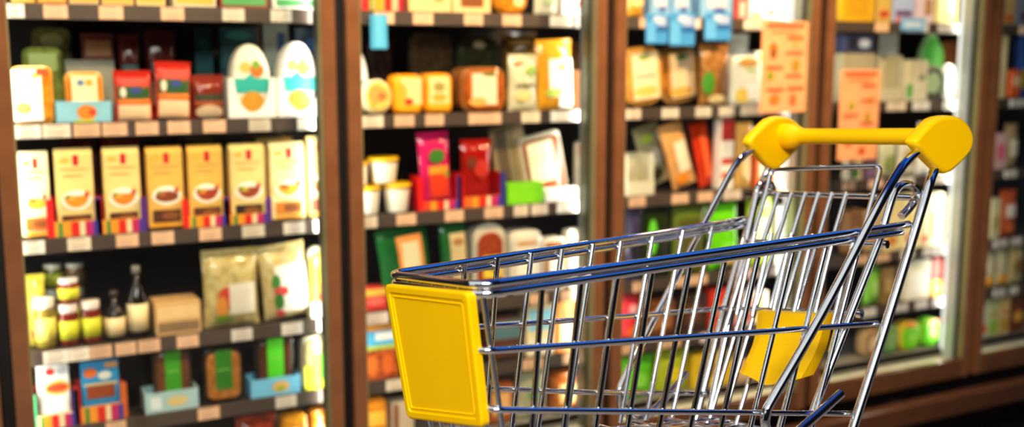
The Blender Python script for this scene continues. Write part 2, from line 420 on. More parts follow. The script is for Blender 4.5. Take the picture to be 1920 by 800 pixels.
# things behind on that shelf, back-of-shelf shade put into their colours
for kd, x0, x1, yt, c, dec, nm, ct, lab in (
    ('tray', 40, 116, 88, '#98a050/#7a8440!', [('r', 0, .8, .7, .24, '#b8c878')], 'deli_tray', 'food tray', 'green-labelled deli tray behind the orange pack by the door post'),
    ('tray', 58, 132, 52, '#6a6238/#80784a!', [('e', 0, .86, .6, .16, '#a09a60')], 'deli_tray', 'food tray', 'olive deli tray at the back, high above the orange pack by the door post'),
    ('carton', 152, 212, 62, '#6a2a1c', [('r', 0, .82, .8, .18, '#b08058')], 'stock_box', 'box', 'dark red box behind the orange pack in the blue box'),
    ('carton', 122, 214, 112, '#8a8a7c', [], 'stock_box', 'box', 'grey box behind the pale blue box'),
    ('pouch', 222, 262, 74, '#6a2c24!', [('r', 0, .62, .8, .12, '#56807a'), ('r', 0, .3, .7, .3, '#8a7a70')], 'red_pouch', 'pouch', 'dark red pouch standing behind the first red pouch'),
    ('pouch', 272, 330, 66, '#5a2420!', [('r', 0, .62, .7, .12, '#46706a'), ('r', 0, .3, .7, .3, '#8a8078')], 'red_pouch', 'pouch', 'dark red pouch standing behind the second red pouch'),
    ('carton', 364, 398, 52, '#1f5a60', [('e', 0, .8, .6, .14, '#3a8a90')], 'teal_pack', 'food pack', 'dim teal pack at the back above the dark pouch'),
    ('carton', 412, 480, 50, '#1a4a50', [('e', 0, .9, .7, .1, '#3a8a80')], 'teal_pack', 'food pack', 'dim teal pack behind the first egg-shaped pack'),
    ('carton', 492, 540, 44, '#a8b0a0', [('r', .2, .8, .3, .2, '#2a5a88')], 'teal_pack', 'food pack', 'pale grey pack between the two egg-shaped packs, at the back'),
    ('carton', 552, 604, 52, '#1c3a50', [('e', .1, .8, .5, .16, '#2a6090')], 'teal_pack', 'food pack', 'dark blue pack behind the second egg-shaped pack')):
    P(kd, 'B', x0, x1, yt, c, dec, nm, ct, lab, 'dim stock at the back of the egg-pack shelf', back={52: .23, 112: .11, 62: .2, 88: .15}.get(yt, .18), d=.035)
# top shelf, only the feet of the packs show
for i, (x0, x1, c, lab) in enumerate(((14, 58, '#c8a040', 'yellow-ochre carton on the top shelf beside the door post'), (62, 118, '#d08a30', 'orange carton on the top shelf, second from the door post'), (122, 178, '#d8b890', 'beige carton on the top shelf above the blue open box'), (184, 244, '#e8c080', 'cream carton on the top shelf above the grey box'), (250, 304, '#f0d8a0', 'pale cream carton on the top shelf above the red pouches'), (320, 400, '#e8dcc0', 'wide off-white carton on the top shelf above the red pouches'), (408, 498, '#9a4a30', 'brown-red carton on the top shelf above the first egg-shaped pack'), (508, 606, '#f4f2ea', 'bright white carton with green mark on the top shelf by the door frame'))):
    P('carton', 'A', x0, x1, -120, c, [('r', 0, .5, .8, .3, '#c8501c'), ('r', 0, .1, .9, .1, '#d8b050' if i < 6 else '#58a060')], 'top_shelf_carton', 'carton', lab, 'cartons on the top shelf', d=.08)
# jars and bottles
jg = 'jars with yellow labels'
P('jar', 'D', 62, 104, 561, '#8a7a30!', [], 'jar', 'jar', 'jar with dark band and yellow label, closest to the door post', jg, lab='#e8dc6a', lid='#e8e4da!', back=.012)
P('jar', 'D', 107, 148, 573, '#7a2a1c!', [], 'jar', 'jar', 'jar with yellow-green label, under the stacked jar', jg, lab='#d8d838', lid='#e8dcd4!')
P('jar', 'D', 150, 190, 566, '#7a2a1c!', [], 'jar', 'jar', 'jar with yellow-green label, beside the dark bottles', jg, lab='#d0d030', lid='#e4d8cc!')
zj = LAST[0][1]
P('jar', 'D', 108, 149, 524, '#8a2a1c!', [], 'jar', 'jar', 'jar with yellow label and red sauce, stacked on the front jars', jg, lab='#d8d838', lid='#f0ece4!', base=zj + .002, back=.012)
P('jar', 'D', 76, 116, 545, '#6a6a34!', [], 'jar', 'jar', 'dim jar in the second rank of jars, behind the jar closest to the post', jg, lab='#98a030', lid='#c8c8be!', back=.085)  # second-rank jars coloured darker for the shade behind the front ones
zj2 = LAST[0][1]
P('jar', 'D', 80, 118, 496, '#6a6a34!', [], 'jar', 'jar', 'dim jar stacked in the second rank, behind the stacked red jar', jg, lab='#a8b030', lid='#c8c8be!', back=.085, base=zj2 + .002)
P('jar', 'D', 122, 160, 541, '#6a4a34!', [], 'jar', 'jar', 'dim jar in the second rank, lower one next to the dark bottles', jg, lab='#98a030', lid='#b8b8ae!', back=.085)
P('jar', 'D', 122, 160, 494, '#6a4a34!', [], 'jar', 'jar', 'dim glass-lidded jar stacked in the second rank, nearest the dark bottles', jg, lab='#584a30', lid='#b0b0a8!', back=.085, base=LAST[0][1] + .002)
P('pouch', 'D', 46, 84, 525, '#c8b848!', [('e', 0, .2, .7, .2, '#d83020'), ('e', 0, .6, .6, .4, '#d8d078')], 'yellow_pouch', 'pouch', 'yellow pouch with red spot squeezed between door post and jars', back=.05, d=.02)
P('bottle', 'D', 194, 235, 548, '#1c120c!', [], 'bottle', 'bottle', 'short dark bottle with cream label beside the jars', 'dark bottles', lab='#e8cf9c', lid='#4a4038')
P('bottle', 'D', 236, 277, 500, '#1c120c!', [], 'bottle', 'bottle', 'tall dark bottle with cream label and pale cap', 'dark bottles', lab='#f0dca8', lid='#8a8880!')
P('carton', 'D', 290, 376, 566, '#d8b078', [('r', 0, .7, .9, .4, '#e8c890'), ('r', 0, .25, .9, .3, '#8a7050')], 'flat_box', 'box', 'low tan box between the tall bottle and the first clear bag', d=.09)
BAGC = [('e', -.12, .42, .3, .3, '#c8452a'), ('e', -.2, .3, .2, .3, '#d8903a'), ('e', -.18, .14, .3, .1, '#6a8a30'), ('r', .16, .4, .46, .42, '#dcd4c0')]
P('pouch', 'D', 380, 487, 478, '#b8a468/#d0bf88!', BAGC, 'clear_bag', 'food bag', 'clear bag of pale food with small red print, beside the low tan box', 'clear bags', d=.05)
P('pouch', 'D', 497, 586, 472, '#c8b070/#d8c898!', [('r', .1, .45, .66, .68, '#f4f0e8'), ('e', -.22, .56, .18, .22, '#4a8a38'), ('e', -.14, .42, .3, .14, '#d84a48'), ('e', -.2, .28, .2, .24, '#3a7a30'), ('e', -.2, .1, .2, .1, '#d84a48')], 'clear_bag', 'food bag', 'clear bag with large white label and red-green print', 'clear bags', d=.05, roll=-.09)
P('carton', 'D', 470, 560, 462, '#4a3a20', [('r', 0, .94, .8, .08, '#d8b020')], 'stock_box', 'box', 'dark box with yellow top edge behind the two clear bags', back=.16, d=.05)
P('tray', 'D', 578, 616, 463, '#e8d420', [('e', 0, .8, .5, .16, '#f8e870'), ('e', 0, .4, .8, .2, '#e0a030'), ('r', 0, .3, .7, .1, '#d85a28'), ('r', 0, .12, .9, .22, '#f2f2ee')], 'yellow_arch_pack', 'food pack', 'bright yellow arch-topped pack against the door frame', out='arch', rim='#f2ecc8')
# green-labelled trays
P('carton', 'E', 66, 131, 684, '#eef2ec', [('e', -.1, .86, .3, .12, '#d83a3a'), ('e', .25, .86, .3, .12, '#c8c8d0'), ('e', .1, .6, .8, .24, '#f0c060'), ('e', .1, .6, .7, .14, '#d8502a'), ('r', 0, .3, .8, .2, '#f4f6f2')], 'white_carton', 'carton', 'white carton with orange roll picture beside the door post', d=.045, back=.016, inside=True)
P('display', 'E', 60, 141, 735, '#f0d8a0', PATCH, 'display_tray', 'tray', 'multicoloured shelf tray around the white carton with orange roll picture', 'printed shelf trays on the green-tray shelf', back=.005, d=.075, lip=.4, side='#d84a30', posts=('#38a070', '#4a3a98'))
P('carton', 'E', 148, 225, 673, '#2a90c8', [('e', -.26, .76, .36, .16, '#d8702a'), ('r', .3, .86, .34, .08, '#e0a048'), ('e', .12, .7, .36, .14, '#d0d8d0'), ('r', 0, .44, .74, .2, '#9a4a1c'), ('r', 0, .57, .9, .03, '#f0d070')], 'blue_carton', 'carton', 'blue carton with orange food picture, standing in a red tray', d=.045, back=.016, inside=True)
P('display', 'E', 143, 231, 722, '#f0a030', PATCH, 'display_tray', 'tray', 'red shelf tray around the blue carton', 'printed shelf trays on the green-tray shelf', back=.005, d=.075, lip=.46, side='#d83020', posts=('#d02020', '#d06a28'))
GT = lambda g: [('r', 0, .62, .42, .72, g), ('r', 0, .62, .3, .02, '#88c858')]
gg = 'brown food trays with green labels'
P('tray', 'E', 285, 362, 656, '#5a3a1c/#6e4622!', GT('#3f9a1e'), 'food_tray', 'food tray', 'brown food tray with mid green label, next to the blue carton', gg, rim='#4a3420!', back=.02, d=.035, inside=True)
P('open', 'E', 271, 372, 733, '#a8c8cc', [('e', .1, .5, .4, .5, '#d8c488'), ('r', -.3, .5, .2, .6, '#d8e4e4')], 'display_box', 'box', 'pale blue low box below the tray with mid green label', 'pale blue low boxes', front=1, back=.004, d=.07)
P('tray', 'E', 380, 454, 653, '#b07836/#946024!', GT('#2f7a18'), 'food_tray', 'food tray', 'tan food tray with dark green label, standing without a box', gg, rim='#2c2016!')
P('tray', 'E', 478, 556, 634, '#4a2c18/#5a3820!', GT('#52c81e'), 'food_tray', 'food tray', 'dark food tray with bright green label', gg, rim='#2e2c26!', back=.02, d=.035, inside=True)
P('open', 'E', 470, 563, 708, '#78c0e0', [('e', .1, .5, .34, .6, '#e0b068'), ('e', .1, .4, .2, .3, '#98b040')], 'display_box', 'box', 'light blue low box below the tray with bright green label', 'pale blue low boxes', front=1, back=.004, d=.07)
P('tray', 'E', 566, 617, 630, '#b0a878/#988c5c!', [('r', .22, .42, .7, .5, '#6ac820'), ('r', -.3, .24, .3, .44, '#f0f020'), ('r', 0, .1, .9, .16, '#e8e828')], 'food_tray', 'food tray', 'clear food tray with lime label and yellow foot, by the door frame', gg, rim='#c8c4a8!')
# lowest deck of this bay
for x0, x1, yt, kd, c, lab in ((444, 520, 788, 'pouch', '#a83a20/#5a2a18!', 'dark red pouch on the lowest deck under the bright green label'), (528, 576, 778, 'tray', '#e0a028/#b87818!', 'golden food tray on the lowest deck by the light blue box'), (582, 617, 770, 'tray', '#d8902c/#a8641c!', 'amber food tray on the lowest deck against the door frame')):
    P(kd, 'F', x0, x1, yt, c, [('e', 0, .6, .5, .3, '#e8c878')], 'lowest_deck_pack', 'food pack', lab, 'packs on the lowest deck', d=.04)

# ------------------------------------------------------------------ stock: bay with the yellow-lidded tubs
P('display', 'A', 676, 760, -30, '#e8b890', [('r', -.4, .4, .16, .7, '#e83028'), ('r', -.1, .4, .2, .7, '#f0a028'), ('r', .1, .4, .16, .7, '#d02818'), ('r', .4, .4, .14, .7, '#a82030'), ('r', -.27, .4, .08, .7, '#88a848')], 'display_tray', 'tray', 'striped red and orange shelf tray on the top shelf above the blue sticker', back=.006, d=.08, lip=.9)
TS = 'top shelf packs above the orange pouches'
P('carton', 'A', 766, 846, -60, '#ecc890', [('r', .2, .3, .2, .1, '#c8a060')], 'top_shelf_carton', 'carton', 'cream carton on the top shelf, beside the striped tray', TS, d=.08)
P('carton', 'A', 849, 920, -60, '#ecc890', [('r', 0, .3, .6, .3, '#8a5024')], 'top_shelf_carton', 'carton', 'cream carton with brown window on the top shelf', TS, d=.08)
P('tray', 'A', 926, 990, -36, '#e09028/#b87020!', [('e', .2, .4, .3, .3, '#f0d8a0')], 'cheese_pack', 'food pack', 'orange rounded pack on the top shelf between cream carton and white pouch', r=.45, rim='#c88a30!')
P('pouch', 'A', 1006, 1050, -60, '#ddd8c0!', [('e', 0, .3, .6, .2, '#a8b890')], 'white_pouch', 'pouch', 'white-green pouch on the top shelf beside the orange rounded pack', TS, d=.03)
P('carton', 'A', 1056, 1104, -60, '#f8f4ec', [('t', .3, .4, .5, .4, '#e04a20'), ('r', .44, .5, .14, .3, '#f0c848')], 'top_shelf_carton', 'carton', 'white carton with orange-red corner at the end of the top shelf', TS, d=.08)
P('tray', 'B', 652, 690, 93, '#f8f4e8', [('r', 0, .43, .98, .2, '#38b4a8'), ('e', 0, .2, .6, .3, '#d09a30')], 'egg_shaped_pack', 'food pack', 'white egg-shaped pack half hidden by the door frame, behind the round cheese tub', out='round', rim='#f8f4e8', s=.92, part='printed_front', back=.07, d=.04)
P('tray', 'B', 682, 737, 151, '#e8c068/#d8a850!', [('e', -.05, .55, .6, .5, '#d89a48'), ('e', .1, .5, .3, .2, '#c86a3c')], 'round_cheese', 'cheese', 'round cream-rimmed cheese tub standing on edge', out='round', rim='#f2dfae', lean=.08)
og = 'orange cheese packs'
P('tray', 'B', 737, 792, 139, '#f4b030!', [('r', .1, .58, .7, .66, '#f8d898'), ('e', -.2, .5, .3, .5, '#f0b040'), ('e', 0, .32, .3, .16, '#e03a20')], 'orange_cheese_pack', 'food pack', 'orange cheese pack with red spot beside the round cheese', og, rim='#f09c1c!', r=.24)
P('tray', 'B', 795, 849, 137, '#f4b030!', [('r', .0, .58, .7, .66, '#f8d898'), ('e', -.0, .66, .4, .24, '#a89850'), ('e', -.0, .4, .5, .2, '#f0a840')], 'orange_cheese_pack', 'food pack', 'orange cheese pack without red spot, beside the sliced brown pack', og, rim='#f09c1c!', r=.24)
P('tray', 'B', 865, 949, 126, '#b86424/#8a441a!', [('r', 0, .52, .56, .7, '#ead8b8'), ('e', .1, .84, .3, .08, '#5a7a38'), ('e', -.15, .24, .4, .2, '#e0a858')], 'brown_food_pack', 'food pack', 'sliced brown pack with a pale label beside the orange cheese packs', rim='#a06a38!', r=.26)
P('pouch', 'B', 957, 1012, 110, '#d8d0ac!', [('e', .2, .78, .4, .16, '#8aa848'), ('r', 0, .5, .6, .06, '#707058'), ('e', -.1, .3, .5, .2, '#e0c888'), ('e', -.2, .92, .4, .06, '#a8603a')], 'white_pouch', 'pouch', 'cream pouch with green leaf mark between brown pack and golden pouch', d=.03)
P('pouch', 'B', 1014, 1080, 85, '#dca030!', [('r', .1, .48, .68, .58, '#f2f2e0'), ('e', .15, .64, .3, .14, '#98c060'), ('e', -.1, .26, .5, .12, '#b8d060'), ('r', .25, .1, .4, .16, '#fcf8f0')], 'golden_pouch', 'pouch', 'tall golden pouch with white label near the door post', d=.035, roll=-.04)
P('carton', 'B', 1084, 1104, 132, '#e8b088', [('r', .3, .5, .4, .98, '#f8f0e8')], 'peach_carton', 'carton', 'narrow peach carton against the door post, beside the golden pouch', d=.06)
dk = 'dim stock behind the orange cheese packs'  # shade behind the front packs put into these colours
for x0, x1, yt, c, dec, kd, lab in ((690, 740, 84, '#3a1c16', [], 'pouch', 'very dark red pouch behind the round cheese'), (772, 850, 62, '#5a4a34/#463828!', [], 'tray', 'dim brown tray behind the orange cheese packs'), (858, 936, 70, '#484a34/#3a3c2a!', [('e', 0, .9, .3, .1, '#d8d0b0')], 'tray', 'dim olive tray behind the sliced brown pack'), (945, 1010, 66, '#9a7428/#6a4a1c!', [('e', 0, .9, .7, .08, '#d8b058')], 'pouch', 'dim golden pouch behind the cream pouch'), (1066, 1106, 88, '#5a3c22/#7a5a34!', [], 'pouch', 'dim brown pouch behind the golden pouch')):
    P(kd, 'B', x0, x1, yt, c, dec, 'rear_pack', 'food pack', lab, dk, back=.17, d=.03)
# tubs
tg = 'white tubs with yellow lids'
def tub(x0, x1, yt, lab, base=None, back=.012): P('tub', 'C', x0, x1, yt, '#f6f0de', [], 'lidded_tub', 'tub', lab, tg, base=base, back=back)
tub(674, 721, 350, 'white tub with yellow lid touching the door frame, lower of its stack'); zt = LAST[0][1]
tub(727, 780, 345, 'white tub with yellow lid beside the pink bag, lower of its stack'); zt2 = LAST[0][1]
tub(668, 694, 304, 'white tub with yellow lid cut by the door frame, upper of its stack', base=zt + .002, back=.02)
tub(700, 757, 296, 'white tub with yellow lid, stacked on top beside the pink bag', base=max(zt, zt2) + .002, back=.014)
P('tub', 'C', 688, 734, 312, '#d8d0b8', [], 'lidded_tub', 'tub', 'dim yellow-lidded tub in the second rank behind the stacked tubs', tg, back=.10, lid='#b89418!', base=zt)  if False else None
P('pouch', 'C', 794, 858, 262, '#cc2866!', [('e', .02, .72, .5, .2, '#3f7a2c'), ('r', .05, .5, .62, .16, '#e8962a'), ('r', .05, .3, .62, .34, '#d8401e'), ('e', .3, .45, .16, .1, '#8a9a30')], 'pink_bag', 'food bag', 'bright pink food bag with green and orange print', d=.03, roll=-.06, back=.02, inside=True)
P('display', 'C', 788, 862, 331, '#d84a28', PATCH[1:], 'display_tray', 'tray', 'red shelf tray holding the pink bag', 'red shelf trays', back=.005, d=.075, lip=.3, side='#d01c20', posts=('#e01818', '#3a3a88'))
P('pouch', 'C', 868, 930, 273, '#9a1c16!', [('e', .1, .6, .5, .3, '#b83020'), ('e', -.2, .7, .3, .2, '#6a3018')], 'red_pouch', 'pouch', 'deep red bag standing in the second red tray', d=.03, back=.016, inside=True)
P('display', 'C', 865, 943, 325, '#d86a28', PATCH[1:], 'display_tray', 'tray', 'red shelf tray holding the deep red bag', 'red shelf trays', back=.005, d=.075, lip=.34, side='#c01c1c', posts=('#e01818', '#2a3a88'))
P('open', 'C', 952, 1018, 343, '#7ed018', [], 'display_box', 'box', 'bright lime green low box at the foot of the leaning cardboard', front=1, back=.004, d=.035)
P('carton', 'C', 936, 1000, 240, '#8a7858', [('r', -.2, .5, .3, .9, '#5a4a36'), ('r', .3, .5, .3, .9, '#a89470')], 'cardboard_sheet', 'cardboard', 'grey-brown cardboard divider leaning behind the lime green box', back=.06, d=.006, roll=-.16)
P('tray', 'C', 992, 1070, 258, '#a8542a/#8a3c1c!', [('r', -.06, .56, .62, .66, '#e2dcb4'), ('r', -.06, .56, .5, .02, '#a8a078'), ('r', -.06, .66, .5, .02, '#a8a078')], 'sliced_meat_pack', 'food pack', 'tilted clear pack of sliced brown meat with cream label', rim='#d8cdb4!', r=.12, roll=-.2, back=.05, d=.02)
P('carton', 'C', 1024, 1100, 352, '#f8f4ec', [], 'white_tray', 'tray', 'bright white low tray in front of the sliced meat pack', d=.035, back=.006)
P('tray', 'C', 1082, 1106, 265, '#e8e2d0', [('r', 0, .86, .9, .2, '#e89030'), ('r', 0, .4, .6, .4, '#f4f2ea')], 'white_food_pack', 'food pack', 'white pack with orange top against the door post, beside the tilted meat pack', back=.05, d=.02)
# shelf of green pouches
P('pouch', 'D', 722, 818, 440, '#1f5a2c!', [('r', .1, .52, .5, .84, '#d8904a'), ('r', .1, .52, .34, .66, '#d8d0a8')], 'green_pouch', 'pouch', 'dark green pouch with orange-edged label above the front of the cart', 'dark green pouches', d=.03, roll=-.12)
P('pouch', 'D', 834, 884, 428, '#2a6a34!', [('r', .1, .5, .6, .84, '#c8b488'), ('e', .1, .8, .4, .1, '#a87a4a')], 'green_pouch', 'pouch', 'green pouch with tall beige label, second from the door frame', 'dark green pouches', d=.03, roll=-.06)
P('tray', 'D', 888, 950, 418, '#8a3a1e/#a04a28!', [('r', .05, .42, .56, .3, '#e8cc40'), ('e', .05, .42, .16, .14, '#5a6a28')], 'arched_food_pack', 'food pack', 'arch-shaped clear pack with yellow label above the cart rim', out='arch', rim='#cfc8b4!', s=.76)
wg = 'pale packs above the cart rim'
for x0, x1, yt, c, lab in ((958, 1016, 432, '#e0d8c4!', 'pale pack beside the arch-shaped pack'), (1020, 1062, 446, '#a86a34!', 'brown-topped pale pack in the middle of the pale packs'), (1066, 1104, 430, '#f4eee0!', 'white pack at the door post, just above the cart rim')):
    P('tray', 'D', x0, x1, yt, c, [('r', 0, .4, .6, .5, '#f2ead8'), ('r', 0, .8, .6, .06, '#c8904a')], 'pale_food_pack', 'food pack', lab, wg, rim='#e8e0cc!')
P('carton', 'D', 672, 726, 540, '#c83a34', [('r', 0, .8, .9, .3, '#d8b048'), ('e', .1, .4, .6, .4, '#e06a5a')], 'red_flat_box', 'box', 'low red box between the door frame and the yellow front plate', back=.02)
P('carton', 'E', 676, 748, 656, '#c86428/#8a3a18', [('e', -.2, .5, .3, .7, '#e07a30'), ('e', .2, .5, .3, .7, '#e0702a')], 'orange_flat_box', 'box', 'orange-brown low box beside the yellow front plate, under a light blue box', d=.08)
P('carton', 'E', 676, 748, 606, '#5ab8e4', [('r', 0, .86, .98, .26, '#e8a048'), ('r', .12, .5, .5, .3, '#eef4f4'), ('r', 0, .08, .98, .16, '#b8cc58')], 'light_blue_box', 'box', 'light blue box stacked on the orange-brown box beside the front plate', base=LAST[0][1] + .002, d=.08)
P('tray', 'F', 678, 726, 748, '#e89a28/#c87818!', [('r', 0, .6, .8, .3, '#f4c048')], 'lowest_deck_pack', 'food pack', 'golden orange pack on the lowest deck beside the front plate', d=.04)
P('carton', 'F', 734, 776, 752, '#c8b8a0', [('r', -.3, .5, .2, .9, '#8a5030')], 'lowest_deck_pack', 'food pack', 'beige pack on the lowest deck, partly hidden by the front plate', d=.04)
# seen through the front of the basket
bg2 = 'packs seen through the front of the basket'
P('tray', 'E', 918, 982, 592, '#4a4440/#6a3a20!', [('r', 0, .7, .8, .4, '#5a7a80')], 'dark_food_tray', 'food tray', 'dark tray with grey-blue label seen through the basket beside the front plate', bg2)
P('carton', 'E', 988, 1040, 570, '#e8d8a8', [('r', 0, .7, .9, .4, '#88c4d8'), ('r', 0, .2, .9, .3, '#f2ead0')], 'cream_blue_carton', 'carton', 'cream and pale blue carton seen through the basket wires', bg2, d=.05)
P('carton', 'E', 1044, 1094, 564, '#e88a34', [('r', 0, .4, .7, .4, '#f4d8a0'), ('e', 0, .75, .6, .3, '#d86420')], 'orange_carton', 'carton', 'orange carton seen through the basket wires by the door post', bg2, d=.05)
P('pouch', 'F', 972, 1030, 700, '#a8a888!', [('e', 0, .6, .4, .3, '#48a848')], 'green_dot_pouch', 'pouch', 'beige pouch with green spot low behind the basket wires', bg2, d=.03)
P('tray', 'F', 1036, 1094, 700, '#b06a30/#8a4820!', [('r', 0, .5, .6, .5, '#d8a868')], 'tan_food_tray', 'food tray', 'tan food tray low behind the basket wires by the door post', bg2)
P('tray', 'F', 912, 966, 716, '#8a4a28/#a8622c!', [('r', 0, .5, .6, .5, '#e0b070')], 'tan_food_tray', 'food tray', 'brown food tray low behind the basket, next to the front plate', bg2)

# ------------------------------------------------------------------ stock: bay behind the basket
P('pouch', 'A', 1180, 1212, -40, '#d8a038!', [('e', 0, .4, .7, .3, '#e8cc88')], 'golden_pouch', 'pouch', 'golden pouch on the top shelf between door frame and blue cards', d=.03)
for x0, x1, lab in ((1222, 1258, 'pale blue carton on the top shelf above the first blue card'), (1262, 1298, 'pale blue carton on the top shelf, second of the blue cartons'), (1316, 1376, 'wide pale blue carton on the top shelf above the last blue card')):
    P('carton', 'A', x0, x1, -70, '#8ab8dc', [('r', 0, .3, .6, .2, '#d8d0dc'), ('e', .1, .16, .4, .1, '#4a68a8')], 'blue_carton', 'carton', lab, 'blue cartons on the top shelf', d=.06)
P('carton', 'A', 1380, 1404, -60, '#c0544a', [('r', .1, .2, .5, .3, '#e8c8b8')], 'top_shelf_carton', 'carton', 'red carton on the top shelf beside the blue cartons', d=.06)
P('carton', 'A', 1408, 1494, -70, '#f8f8f2', [('r', .0, .14, .2, .12, '#8a8a80'), ('r', -.35, .08, .2, .08, '#e8e888')], 'white_carton', 'carton', 'large bright white carton on the top shelf above the orange poster', d=.06)
# blue price cards hanging on the rail
for x0, x1, y0, y1, lab in ((1212, 1253, 26, 82, 'blue hanging price card nearest the door frame'), (1256, 1304, 24, 86, 'blue hanging price card, middle one of three'), (1322, 1372, 24, 76, 'blue hanging price card, last of three along the rail')):
    P('card', 'A', x0, x1, y0, '#4a9ad8', [('r', -.28, .4, .4, .7, '#68b4ec'), ('r', .2, .75, .4, .3, '#b8c4e4'), ('r', .2, .5, .5, .16, '#2a6ab0'), ('e', 0, .82, .4, .2, '#d8dcf0')], 'price_card', 'sign', lab, 'blue hanging price cards', back=-.012, base=at((x0 + x1) / 2, y1, YS - .012).z)
P('card', 'A', 694, 726, 27, '#52b4e0', [('r', 0, .5, .5, .9, '#6ac4ec')], 'price_card', 'sign', 'blue price card hanging above the round cheese', back=-.012, base=at(715, 92, YS - .012).z)
ckg = 'chicken packs with cream labels'
P('tray', 'B', 1176, 1250, 93, '#d89c4a/#c08038!', [('r', .02, .5, .66, .8, '#efd8ac'), ('e', 0, .82, .3, .1, '#8aa050'), ('r', 0, .5, .5, .04, '#b89a88'), ('e', 0, .24, .6, .16, '#e8c060')], 'chicken_pack', 'food pack', 'golden chicken pack with cream label, nearest the door frame', ckg, r=.34, rim='#d8a050!', roll=-.1, back=.03, d=.03)
P('tray', 'B', 1244, 1316, 92, '#b8803c/#96622a!', [('r', .05, .5, .6, .8, '#e6cfa8'), ('e', .05, .8, .3, .1, '#5a7a38'), ('e', 0, .2, .6, .16, '#d8a850')], 'chicken_pack', 'food pack', 'brown chicken pack with cream label, second from the door frame', ckg, r=.3, rim='#b89058!', roll=-.12, back=.075, d=.03)
P('pouch', 'B', 1320, 1374, 90, '#8a6034/#a87a44!', [('e', -.3, .4, .34, .4, '#3f8a22'), ('e', .2, .4, .4, .6, '#6a4a2c'), ('e', 0, .12, .6, .16, '#d8c898')], 'brown_food_bag', 'food bag', 'brown food bag with green patch between chicken packs and white-green pack', d=.04)
P('tray', 'B', 1376, 1428, 104, '#e8ecdc', [('e', 0, .86, .7, .2, '#c89850'), ('e', .1, .7, .4, .08, '#a8d080'), ('e', -.2, .2, .5, .3, '#e8d060'), ('r', .2, .3, .4, .3, '#f4f6f0')], 'white_green_pack', 'food pack', 'white pack with pale green print, next to the orange poster', r=.1, rim='#eef0e4!')
P('pouch', 'B', 1370, 1410, 70, '#c8ccc4!', [('e', 0, .7, .5, .3, '#dfe4e0')], 'clear_bag', 'food bag', 'pointed clear bag behind the white pack with pale green print', back=.15, d=.03)
P('carton', 'B', 1418, 1440, 96, '#f0f4ec', [('r', 0, .86, .8, .2, '#8ae838')], 'white_carton', 'carton', 'white carton with lime top mark beside the orange poster', back=.06, d=.04)
P('carton', 'B', 1462, 1510, 130, '#e8e8e0', [('r', 0, .5, .6, .3, '#c8c8b0')], 'white_carton', 'carton', 'white carton on the poster shelf, mostly covered by the orange poster', d=.06)
P('open', 'C', 1178, 1228, 290, '#d6cfb4', [], 'white_open_box', 'box', 'off-white open box standing against the door frame, above the basket', front=.35, d=.09)
P('pouch', 'C', 1216, 1262, 246, '#b8b08c!', [('e', -.1, .85, .5, .14, '#b8d048'), ('e', .1, .5, .5, .3, '#e8e0cc'), ('e', 0, .2, .5, .2, '#4a4a30')], 'leaning_pouch', 'pouch', 'grey-green pouch leaning beside the open box', 'leaning pouches', d=.02, roll=-.3, back=.12)
P('pouch', 'C', 1268, 1312, 240, '#d8a468!', [('r', .1, .5, .5, .5, '#e8dcc0'), ('e', -.1, .16, .5, .2, '#e89028')], 'leaning_pouch', 'pouch', 'cream and orange pouch leaning in the middle of the shelf', 'leaning pouches', d=.02, roll=-.32, back=.03)
P('pouch', 'C', 1318, 1350, 236, '#d0401c!', [('r', 0, .5, .3, .7, '#e86838')], 'leaning_pouch', 'pouch', 'long red-orange pouch leaning before the red and white pack', 'leaning pouches', d=.02, roll=-.24, back=.05)
P('carton', 'C', 1354, 1378, 222, '#f0e8dc', [('r', 0, .84, .98, .3, '#a82820'), ('r', 0, .4, .9, .08, '#d84a28'), ('r', 0, .2, .9, .08, '#d84a28')], 'red_white_carton', 'carton', 'narrow red and white carton beside the handle of the cart', d=.04)
P('pouch', 'C', 1384, 1414, 236, '#cfa860!', [('e', 0, .4, .5, .5, '#e8d0a0')], 'tan_pouch', 'pouch', 'tan pouch just below the far handle cap', d=.02)
P('carton', 'C', 1420, 1452, 262, '#e87038', [('r', 0, .4, .7, .4, '#f0e0c0')], 'orange_carton', 'carton', 'orange carton directly under the far yellow handle cap', d=.04)
P('carton', 'C', 1458, 1512, 280, '#f0ece4', [('r', 0, .3, .7, .3, '#d8c8b0')], 'white_carton', 'carton', 'white carton below the far handle cap, by the door frame', d=.05)
# green bags above the far rim
gp = 'green bags behind the basket rim'
P('pouch', 'D', 1178, 1206, 392, '#4a4660!', [('e', 0, .5, .5, .4, '#28242c')], 'dark_pouch', 'pouch', 'dark violet pouch against the door frame behind the far rim', d=.02)
P('pouch', 'D', 1208, 1262, 390, '#2c3818!', [('e', -.2, .6, .3, .5, '#6ad030'), ('e', .2, .5, .4, .4, '#26301a')], 'green_bag', 'food bag', 'dark bag with narrow bright green stripe behind the far rim', gp, d=.03)
P('pouch', 'D', 1266, 1328, 384, '#6a7a2c!', [('r', 0, .5, .6, .6, '#58581e'), ('e', 0, .2, .5, .2, '#e0a030')], 'green_bag', 'food bag', 'olive green bag behind the far rim', gp, d=.03)
P('pouch', 'D', 1338, 1394, 394, '#72d818!', [('e', 0, .3, .5, .3, '#8ae838'), ('e', .1, .12, .6, .16, '#e8b878')], 'green_bag', 'food bag', 'bright lime bag behind the end of the far rim', gp, d=.035, roll=-.08)
P('pouch', 'D', 1406, 1452, 372, '#b8d848!', [('e', 0, .5, .6, .5, '#e8ecc8')], 'green_bag', 'food bag', 'pale lime bag behind the gate post of the cart', gp, d=.03)
P('carton', 'D', 1460, 1506, 386, '#f4f4f0', [('r', 0, .3, .8, .2, '#d83a3a'), ('r', 0, .6, .6, .2, '#e8d8c8')], 'white_carton', 'carton', 'white carton with red band behind the gate wires', d=.05)
